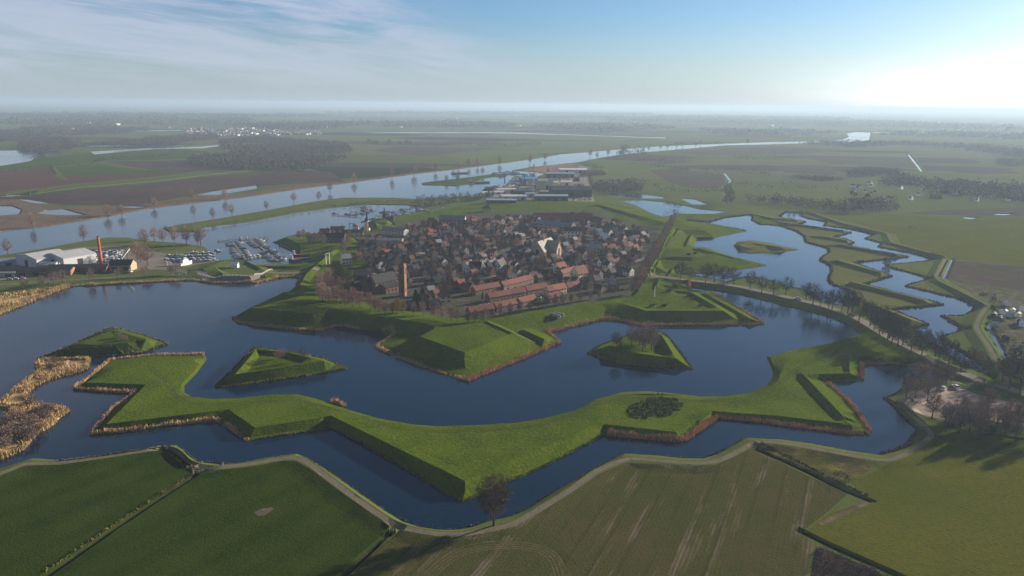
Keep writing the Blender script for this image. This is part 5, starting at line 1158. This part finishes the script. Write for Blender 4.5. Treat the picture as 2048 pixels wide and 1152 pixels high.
# ---------------------------------------------------------------- small things on the ramparts and paths
def person(p, col, label):
    t = tag(link('person', None), label, 'person'); t.location = p
    me = bpy.data.meshes.new('body'); v = [(0, 0, .95), (0, 0, 1.2), (0, 0, 1.45), (0, 0, 1.55), (0, 0, 1.7), (.2, 0, 1.42), (.28, .05, 1.1), (.3, .12, .85), (-.2, 0, 1.42), (-.28, -.05, 1.1), (-.3, -.12, .85), (.1, .1, .5), (.11, .18, .06), (-.1, -.08, .5), (-.11, -.2, .06)]
    e = [(0, 1), (1, 2), (2, 3), (3, 4), (2, 5), (5, 6), (6, 7), (2, 8), (8, 9), (9, 10), (0, 11), (11, 12), (0, 13), (13, 14)]
    me.from_pydata(v, e, []); me.materials.append(col); o = link('body', me, t); o.modifiers.new('skin', 'SKIN'); rr = [.17, .18, .17, .08, .12, .07, .055, .04, .07, .055, .04, .085, .05, .085, .05]
    for i, r in enumerate(rr): me.skin_vertices[0].data[i].radius = (r, r)
    me.skin_vertices[0].data[0].use_root = True; o.modifiers.new('sub', 'SUBSURF').levels = 1; return t
for x, y, c, lb in ((441, 933, (.02, .02, .03), 'walker in dark coat on the near left path'), (446, 933, (.3, .3, .32), 'walker in grey coat beside the dark coated one'), (1305, 793, (.12, .10, .04), 'distant walker left of the three on the green bank'), (1316, 792, (.03, .03, .03), 'distant walker in the middle of the three'), (1325, 793, (.1, .04, .03), 'distant walker right of the three')):
    b_ = person(on(x, y), flat('coat', c), lb)
p = on(1309, 594, 7); b = MB(); b.tube((0, 0, -.5), (0, 0, 6.5), .22, .14, 6, cap=True); b.lathe((0, 0, 6.4), [(.2, 0), (.3, .2), (.05, .5)], 8); o_ = b.obj('flag_pole', flat('white_pole', (.8, .78, .6)), parent=None); o_.location = p; tag(o_, 'short white pole on the east bastion', 'pole')
def cannon(x, y, label):
    t = thing('cannon', label, 'cannon', on(x, y, 7), rnd.uniform(-.3, .3), 'cannons on the bastions', 1.3); b = MB(); b.tube((-1.2, 0, .9), (1.5, 0, 1.2), .28, .18, 8, cap=True); b.obj('barrel', M_dkwood, parent=t)
    b = MB(); b.box((-.8, 0, .3), (2.4, .9, .5), taper=.8); b.obj('carriage', flat('carriage_wood', (.10, .06, .04)), parent=t)
    for s in (-1, 1): w = link('wheel', WHM, t); w.location = (0, s * .6, .5); w.scale = (1.5, 1, 1.5)
for x, y, w in ((1306, 613, 'at the front left edge'), (1330, 613, 'second at the front edge'), (1402, 613, 'near the front right corner'), (1380, 594, 'on the upper right side'), (1387, 599, 'below the upper right one'), (1340, 583, 'by the upper dark bank')): cannon(x, y, 'dark iron cannon %s of the east bastion' % w)
for x, y, w in ((1378, 510, 'left'), (1391, 508, 'right')): cannon(x, y, '%s cannon on the middle bastion' % w)
p = on(1116, 630, 5); t = thing('sally_port', 'small dark sunken gateway in the long green curtain slope', 'gateway', (p.x, p.y, p.z - .6), math.radians(47)); b = MB(); b.box((-1.6, 0, 0), (.5, 6, 1.6)); b.box((1.6, 0, 0), (.5, 6, 1.6)); b.obj('side_wall', WALLS['grey'], parent=t); b = MB(); b.box((0, 0, 0), (2.8, 6, .9)); b.obj('floor_slab', M_dkwood, parent=t)
p = on(762, 650, 2); t = thing('tunnel_gate', 'arched brick tunnel mouth at the foot of the dark curtain', 'gateway', (p.x, p.y, 0), math.radians(-26)); b = MB(); b.box((-2.2, 0, 0), (1.2, 2.5, 4.2)); b.box((2.2, 0, 0), (1.2, 2.5, 4.2)); b.box((0, 0, 3), (3.3, 2.5, 1.2)); b.obj('arch', WALLS['brick'], parent=t); b = MB(); b.box((0, .6, 0), (3.2, .2, 3)); b.obj('door', M_dkwood, parent=t)
p = on(656, 528, 3); 
t = thing('lift_bridge', 'thin white drawbridge frame inside the west rampart', 'bridge', p, .9); b = MB()
for s in (-1, 1): b.tube((s * 1.6, 0, 0), (s * 1.6, 0, 8), .25, .2)
b.tube((-1.6, 0, 8), (1.6, 0, 8), .2, .2); b.obj('post', M_white, parent=t); b = MB()
for s in (-1, 1): b.tube((s * 1.6, -4.5, 9.6), (s * 1.6, 4, 6.5), .18, .18)
b.obj('balance_beam', M_white, parent=t)
# white fence of the small fort, field gates, lamp posts
def fence(s, z, label, h=1.1, step=3.0, m_=M_white, name='white_fence'):
    l = resample([drop(q) for q in line(s, z)], step); t = thing(name, label, 'fence', l[0]); pb, rb = MB(), MB()
    l = [drop(q) - l[0] for q in l]
    for q in l: pb.box(tuple(q), (.16, .16, h))
    for a, c in zip(l, l[1:]):
        for z_ in (h * .9, h * .5): rb.tube(a + Vector((0, 0, z_)), c + Vector((0, 0, z_)), .08, .08, 4)
    pb.obj('post', m_, parent=t); rb.obj('rail', m_, parent=t)
fence('509,556 545,542', 1.6, 'bright white railing at the right of the small fort', 1.3, 2); fence('396,549 430,557 500,558', 1.8, 'dull white railing along the road before the small fort', 1.0); fence('345,549 372,548', 2, 'short pale fence left of the small fort')
fence('386,947 398,944', .9, 'weathered field gate at the end of the left ditch', 1.3, 1.4, flat('old_wood', (.25, .22, .18)), 'field_gate'); fence('779,1062 787,1064', .9, 'small wooden gate beside the near path', 1.4, 1.0, flat('pale_old_wood', (.33, .27, .17)), 'field_gate')
p = on(470, 535, 3); b = MB(); b.box((0, 0, 0), (5, 3.4, 2.6)); gable_roof(b, -2.7, 2.7, 1.7, 2.6, 1.4); o_ = b.obj('fort_hut', M_white); o_.location = p; tag(o_, 'small white hut inside the small fort', 'hut')
# bramble patch on the near bank
b = MB(); r = random.Random(4)
for _ in range(520):
    a_, q_ = r.uniform(0, 6.283), r.random() ** .5; x, y = 1311 + 55 * q_ * c_(a_), 817 + 20 * q_ * s_(a_) - .13 * 55 * q_ * c_(a_)
    if r.random() < .25 or math.sin(x * .21) * math.sin(y * .33) > .55: continue
    q = on(x, y, 2); R_ = r.uniform(.4, 1.1)
    for _ in range(46):
        v = Vector((r.gauss(0, 1), r.gauss(0, 1), abs(r.gauss(0, .8)))).normalized() * R_ * r.uniform(.7, 1.05); c = q + v; a = v.orthogonal().normalized() * .18; e = v.cross(a).normalized() * .16
        b.quad(c - a, c + e, c + a, c - e)
tag(b.obj('bramble_patch', mat('bramble_leaves', (0.050, 0.078, 0.026), (0.080, 0.105, 0.042), 0.5, rough=1, spec=0)), 'dark bramble thicket on the bright grass bank', 'brambles', kind='stuff')
# ---------------------------------------------------------------- woods and hedgerows far off (one mass each)
M_wood = mat('far_wood', (0.10, 0.082, 0.068), (0.065, 0.065, 0.046), 0.01, c3=(0.13, 0.10, 0.08), scale3=0.05, rough=1, spec=0)
M_hedge = mat('dark_hedge', (0.050, 0.054, 0.034), (0.07, 0.062, 0.048), 0.02, rough=1, spec=0)
def clump(b, p, R_, h, n, s):
    for _ in range(n):
        t = rnd.uniform(0, 6.283); u = rnd.random(); z = h * (1 - u * u * .9) * rnd.uniform(.35, 1); q = R_ * (rnd.random() ** .5) * (1.05 - (z / h) ** 3 * .75)
        c = Vector((p.x + q * c_(t), p.y + q * s_(t), p.z + z)); a = Vector((rnd.gauss(0, 1), rnd.gauss(0, 1), rnd.gauss(0, .7))).normalized() * s; e = a.orthogonal().normalized() * s * .8
        b.quad(c - a, c + e, c + a, c - e)
def wood_area(s, label, h, mt=None, step=None, nm='far_wood', n=26):
    P = line(s, 1); x0, x1 = min(q.x for q in P), max(q.x for q in P); y0, y1 = min(q.y for q in P), max(q.y for q in P); b = MB(); step = step or h * .75
    x = x0
    cnt = int((x1 - x0) / step) * int((y1 - y0) / step + 1)
    if cnt > 1500: step *= (cnt / 1500) ** .5
    while x < x1:
        y = y0
        while y < y1:
            q = Vector((x + rnd.uniform(-.5, .5) * step, y + rnd.uniform(-.5, .5) * step, 1))
            if inside(q, P) and math.sin(q.x * .013 + 1.7 * math.sin(q.y * .008)) * math.sin(q.y * .011 + q.x * .004) < .42: clump(b, q, step * .7, h * rnd.uniform(.6, 1.15), n, max(h * .085, step * .12))
            y += step
        x += step
    if b.v: tag(b.obj(nm, mt or M_wood), label, 'wood', kind='stuff')
def hedge(s, label, h, mt=None, w=1.0, nm='hedgerow', n=26, gap=0.0):
    b = MB()
    for q in resample(line(s, 1), h * .8):
        if rnd.random() < gap: continue
        clump(b, q + Vector((rnd.gauss(0, w), rnd.gauss(0, w), 0)), h * .5, h * rnd.uniform(.6, 1.15), n, h * .085)
    tag(b.obj(nm, mt or M_hedge), label, 'hedge', kind='stuff')
wood_area('380,320 450,312 500,300 560,296 700,297 705,306 590,310 585,316 700,316 640,336 610,343 500,345 430,336 380,330', 'large bare wood across the river behind the brown fields', 14)
wood_area('440,285 520,276 640,283 690,292 700,297 560,296 450,302', 'darker wood edge behind the large bare wood', 14)
wood_area('600,306 610,302 700,298 704,304', 'dark tree block beyond the meadows', 15, M_hedge)
wood_area('0,268 80,256 180,253 300,258 240,268 120,272', 'far wood at upper left', 16); wood_area('40,300 45,287 160,286 165,297 110,304', 'bare wood on the peninsula of the left lake', 15); wood_area('-60,285 0,276 150,278 160,284 60,288', 'long far hedge by the left lake', 13)
wood_area('165,290 280,284 300,278 430,270 440,278 330,290', 'scattered wood before the distant village', 13, n=18)
hedge('68,318 80,314 90,318', 'round bush group at the lake shore', 12); hedge('150,330 180,328 210,320 260,318 300,315 345,312', 'hedge along the far brown field', 8); hedge('0,344 40,340 100,336 112,350', 'thin hedge by the reddish field', 5); hedge('230,306 270,304', 'small group of trees in the pale meadow', 9)
hedge('736,288 744,286', 'tree pair left in the meadow', 14, n=40); hedge('751,288 753,288', 'round tree in the far meadow', 14, n=60); hedge('778,288 780,288', 'second round tree in the far meadow', 14, n=60); hedge('799,288 803,288', 'third round tree in the far meadow', 13, n=60)
hedge('812,286 822,291 840,292', 'farmstead trees in the far meadow', 12); hedge('860,293 900,290 960,291 1010,291', 'long hedge across the far meadows', 12); hedge('955,294 990,293 1030,294 1080,290', 'row of trees along the river meadow', 16)
for s in ('1195,385 1230,383 1275,386 1280,375',): hedge(s, 'tree row behind the shipyard car lot', 13, M_wood)
wood_area('1188,388 1195,372 1240,365 1275,372 1275,384 1240,390', 'bare grove right of the shipyard', 13)
hedge('1150,334 1170,332 1205,338', 'bushes at the river end of the storage ground', 9); wood_area('1160,355 1165,345 1205,344 1210,350 1190,360', 'scrub beside the storage ground', 6)
hedge('1275,372 1300,376 1330,379 1370,383', 'avenue of small trees along the lane', 14, M_wood, .5, n=16, gap=.3); hedge('1300,332 1400,345 1440,352', 'dotted roadside trees across the fields', 8, gap=.4); hedge('1320,382 1360,385 1440,384', 'dark hedge below the ploughed field', 7)
hedge('1455,410 1460,395 1450,378', 'trees along the pale creek', 15, M_wood); hedge('1480,372 1536,380 1600,378 1670,381', 'row of bare trees before the right village', 12, M_wood, .5, n=18, gap=.2)
wood_area('1462,418 1470,400 1520,402 1600,406 1670,412 1780,404 1796,424 1700,426 1600,424', 'long bare tree belt behind the zigzag moat', 12); hedge('1706,425 1712,424', 'tall tree sticking out of the belt', 26, M_wood); hedge('1735,424 1738,423', 'second tall tree in the belt', 24, M_wood)
wood_area('1700,378 1760,366 1800,350 1830,362 1950,370 2100,378 2200,400 2100,412 1950,395 1850,388 1720,392', 'dark trees round the distant village', 12, M_hedge, 16, n=22); wood_area('1690,345 1760,342 1800,345 1790,352 1700,356', 'trees of a distant farm hamlet', 11, M_hedge); wood_area('1536,344 1600,348 1690,362 1640,364 1536,352', 'long dark orchard strip left of the village', 7, M_hedge)
hedge('1330,416 1345,413 1364,418', 'small trees on the pond spit', 9, n=20); hedge('1405,424 1420,422', 'round bush by the north pond', 9); hedge('1214,392 1240,390 1275,388', 'reddish scrub by the north ponds', 5, M_wood); hedge('1225,415 1245,417', 'scrub inside the north rampart', 6, M_wood)
hedge('1240,310 1250,307 1268,308 1286,310', 'dark copse on the river bend', 20, n=50); hedge('1275,323 1290,321 1330,323', 'farm trees beyond the river bend', 9); hedge('1470,318 1536,320 1560,322', 'dark strip of trees in the right fields', 10); hedge('1415,342 1450,344 1536,352', 'farm hedge left of the distant village', 12)
wood_area('1590,288 1640,290 1700,296 1800,290 1900,296 2000,310 2048,318 2200,325 2200,310 2000,298 1850,288 1700,288', 'dim band of far trees at right', 16, M_hedge); hedge('1990,310 2048,312 2150,314', 'far hedge at the right edge', 18); wood_area('1990,325 2040,320 2200,325 2200,332 2000,333', 'dim far copse at the right edge', 15)
for i, (s, h) in enumerate((('440,250 700,246 900,244 1024,248 1024,256 860,256 700,254 560,262', 20), ('0,243 300,240 500,240 500,246 200,250 0,250', 22), ('-100,232 250,228 500,232 700,232 500,237 100,240', 25), ('1050,255 1150,250 1300,252 1360,258 1200,264', 22), ('1200,242 1500,240 1800,246 2048,256 2048,262 1800,256 1500,250', 25),
                            ('1024,236 1400,234 1700,238 1700,242 1300,241', 28), ('640,228 1000,226 1300,229 1300,232 900,231', 30), ('1400,262 1560,262 1680,268 1560,272 1440,270', 20), ('1740,270 1900,266 2150,276 2150,284 1900,276', 20))):
    wood_area(s, 'faint wooded band number %s towards the horizon' % ('one two three four five six seven eight nine'.split()[i]), h, M_wood if i % 2 else M_hedge, h * 2.6, n=14)
for k in range(30):
    x = rnd.uniform(1230, 2100); y = rnd.uniform(262, 335); d = rnd.uniform(20, 110); hedge('%f,%f %f,%f' % (x, y, x + d, y + rnd.uniform(-1, 5)), 'thin hedge line between the right hand fields', rnd.uniform(5, 10), n=14, w=2, gap=.25)
for k in range(26):                                           # broken hedgerows over the plain
    x = rnd.uniform(-100, 2100); y = 214 + x * .009 + rnd.uniform(6, 42) ; d = rnd.uniform(40, 160)
    hedge('%f,%f %f,%f' % (x, y, x + d, y + rnd.uniform(-1.2, 2.2)), 'faint distant hedgerow on the plain', 16 + (250 - y) * .2, n=10, w=6, nm='distant_hedgerow', gap=.3)
hedge('830,418 870,412 900,408 937,404 970,398', 'bare trees between the old harbour and the shipyard', 10, M_wood, 2, n=70); hedge('837,404 880,400 935,396', 'bare trees along the river below the shipyard', 9, M_wood, 2, n=70)
hedge('700,412 760,404 830,404 845,410', 'bushes on the dike north of the old harbour', 4, M_wood, 2); hedge('350,458 400,458 430,452 512,440 587,425 662,414 730,407', 'low brown scrub along the spit', 3.2, M_wood, 1.2, n=22)
hedge('325,458 350,462 405,464', 'reddish scrub at the tip of the spit', 3, M_wood, 1.5, n=30); hedge('300,505 330,500 370,496', 'dark hedge beside the boatyard', 3.5, M_hedge, 1); hedge('640,510 655,505', 'scrub below the harbour bastion', 4, M_wood)
hedge('1820,455 1830,458', 'small bush', 3); hedge('1955,590 1975,596 1990,606', 'dark hedge round the allotments', 4, M_hedge, 2, n=40); hedge('1990,608 2000,625 1990,650 1996,670', 'bare bushes along the allotment ditch', 3.5, M_wood, 2, n=30); hedge('2000,760 2010,745 2035,725 2048,700', 'bare thicket at the right edge', 7, M_wood, 3, n=50)
hedge('1820,798 1828,806 1850,814 1880,822', 'clipped dark hedge round the car park', 1.6, M_hedge, .4, n=40); hedge('1835,780 1860,768 1880,764 1900,766', 'dark scrub at the top of the car park', 1.8, M_hedge, .8, n=40); hedge('1668,950 1690,955 1700,962', 'dark bush beside the ditch', 2, M_hedge, .5, n=60)
b = MB()
for _ in range(900):
    q = on(rnd.uniform(1615, 1850), rnd.uniform(1098, 1200), 1)
    if inside(q, line('1632,1092 1660,1100 1740,1134 1830,1182 1900,1300 1610,1300 1618,1160', 1)): clump(b, q, .5, rnd.uniform(.5, 1.6), 10, .16)
tag(b.obj('dead_scrub', M_twigd), 'dark leafless scrub at the bottom edge', 'scrub', kind='stuff')
# ---------------------------------------------------------------- distant village houses, turbines, smoke
b = MB()
for i in range(46):
    q = at(rnd.uniform(1705, 2046), rnd.uniform(368, 404), 1); rz = rnd.uniform(0, 3); s_w = rnd.uniform(5, 9); b.box(tuple(q), (s_w, s_w * .7, 3), rz, m=rnd.choice([0, 0, 1])); b.box((q.x, q.y, q.z + 3), (s_w * 1.05, s_w * .75, 2.6), rz, m=2, taper=.25)
tag(b.obj('distant_village_houses', M_white, WALLS['brick'], ROOFS['dark']), 'houses of the right village half hidden by dark trees', 'houses', kind='stuff')
for i in range(18):
    p = at(rnd.uniform(1980, 2046), rnd.uniform(610, 690), 1); b = MB(); b.box((0, 0, -.2), (3, 2.4, 2.0)); gable_roof(b, -1.6, 1.6, 1.2, 1.8, .8, o=.15); o_ = b.obj('garden_shed', (M_white, M_dkwood, flat('shed_grey', (.4, .42, .42)))[i % 3]); o_.location = p; o_.rotation_euler = (0, 0, rnd.uniform(0, 3)); tag(o_, '%s garden shed in the allotments' % ('white', 'dark', 'grey')[i % 3], 'shed', 'sheds in the allotments')
b = MB()
for _ in range(420):
    x = rnd.uniform(365, 640); q = at(x, rnd.uniform(256, 272) if x < 560 else rnd.uniform(264, 270), 1); s = rnd.uniform(6, 15); b.box(tuple(q), (s, s * .6, rnd.uniform(4, 6)), rnd.uniform(0, 3), m=rnd.choice([0, 1, 1, 2, 2, 2]))
for _ in range(60):
    q = at(rnd.uniform(190, 350), rnd.uniform(228, 234), 1); b.box(tuple(q), (rnd.uniform(30, 140), 30, rnd.uniform(5, 10)), .2, m=0)
for _ in range(90):
    q = at(rnd.uniform(0, 2048), rnd.uniform(228, 262), 1); s = rnd.uniform(8, 26); b.box(tuple(q), (s, s * .5, rnd.uniform(5, 9)), rnd.uniform(0, 3), m=rnd.choice([0, 1, 2]))
tag(b.obj('distant_village', M_white, flat('village_brick', (.2, .12, .1)), flat('village_roofs', (.12, .13, .16))), 'pale specks of far villages and greenhouses on the plain', 'village', kind='stuff')
for x in (106, 155, 197, 233, 264, 309, 345, 386, 462):
    p = at(x, 216 + (x % 7) * .1, 0); t = thing('wind_turbine', 'tiny white wind turbine on the hazy horizon', 'wind turbine', p, rnd.uniform(-.5, .5), 'turbines on the horizon', 1.3)
    b = MB(); b.tube((0, 0, 0), (0, 0, 75), 3.2, 2, 8); b.obj('tower', M_white, parent=t); b = MB(); b.box((0, 0, 74), (3, 7, 3)); b.obj('nacelle', M_white, parent=t); a0 = rnd.random()
    for k in range(3):
        a = a0 + k * 2.094; b = MB(); d = Vector((s_(a), 0, c_(a))); c = Vector((0, -4, 75.5)); b.tube(c, c + d * 27, 1.8, .5, 4); b.obj('blade', M_white, parent=t)
sm = bpy.data.materials.new('steam'); sm.use_nodes = True; t_ = sm.node_tree; t_.nodes['Principled BSDF'].inputs['Base Color'].default_value = (.9, .9, .9, 1); t_.nodes['Principled BSDF'].inputs['Roughness'].default_value = 1
for x, y, w, lb in ((1915, 262, 40, 'white smoke plume left of the pair at far right'), (1965, 276, 30, 'white smoke plume in the middle at far right'), (1985, 274, 46, 'largest white smoke plume at far right'), (1262, 249, 20, 'thin white smoke plume near the middle horizon'), (208, 226, 16, 'small white steam plume at upper left')):
    p = at(x, y, 5); b = MB(); r = random.Random(x)
    for k in range(26):
        u = k / 25; c = Vector((p.x + (u * 1.6 + r.gauss(0, .05)) * w, p.y + r.gauss(0, .06) * w, 6 + (u * .9 + r.gauss(0, .04)) * w)); R_ = w * (.05 + u * r.uniform(.06, .14))
        for _ in range(26):
            v = Vector((r.gauss(0, 1), r.gauss(0, 1), r.gauss(0, 1))).normalized() * R_; a = v.orthogonal().normalized() * R_ * .5; e = v.cross(a).normalized() * R_ * .5; b.quad(c + v - a, c + v + e, c + v + a, c + v - e)
    tag(b.obj('smoke_plume', sm), lb, 'smoke', kind='stuff')
# ---------------------------------------------------------------- labels that single each thing out
ORD = 'first second third fourth fifth sixth seventh eighth ninth tenth'.split()
def nth(k): return ORD[k] if k < 10 else '%d%s' % (k + 1, 'th' if 10 <= (k + 1) % 100 <= 20 else {1: 'st', 2: 'nd', 3: 'rd'}.get((k + 1) % 10, 'th'))
byl = {}
for o_ in THINGS: byl.setdefault(o_['label'], []).append(o_)
for lb, os_ in byl.items():
    if len(os_) < 2: continue
    os_.sort(key=lambda q: px((q.location.x, q.location.y, q.location.z))[0])
    for k, q in enumerate(os_): q['label'] = ' '.join(('%s, %s of %d from the left' % (lb, nth(k), len(os_))).split()[:16])
print('things', len(THINGS), 'longest label', max(len(q['label'].split()) for q in THINGS))
# ---------------------------------------------------------------- haze
HAZE_D = 0.00014
hm = bpy.data.materials.new('haze_air'); hm.use_nodes = True; t = hm.node_tree; t.nodes.clear()
pv = N(t, 'ShaderNodeVolumePrincipled'); pv.inputs['Density'].default_value = HAZE_D
pv.inputs['Density Attribute'].default_value = ''
pv.inputs['Color'].default_value = (0.50, 0.67, 0.86, 1); pv.inputs['Anisotropy'].default_value = 0.2
om = N(t, 'ShaderNodeOutputMaterial'); L(t, pv.outputs[0], om.inputs['Volume'])
b = MB(); b.box((0, 29800, -3), (121000, 61000, 143)); hz = b.obj('haze', hm)
tag(hz, 'thin bluish haze over the whole plain', 'haze', kind='stuff')
S.cycles.max_bounces = 5; S.cycles.diffuse_bounces = 2; S.cycles.glossy_bounces = 3; S.cycles.volume_bounces = 0
S.cycles.transparent_max_bounces = 4; S.cycles.use_denoising = True
S.cycles.denoiser = 'OPENIMAGEDENOISE'; S.cycles.denoising_input_passes = 'RGB_ALBEDO_NORMAL'; S.cycles.denoising_prefilter = 'NONE'
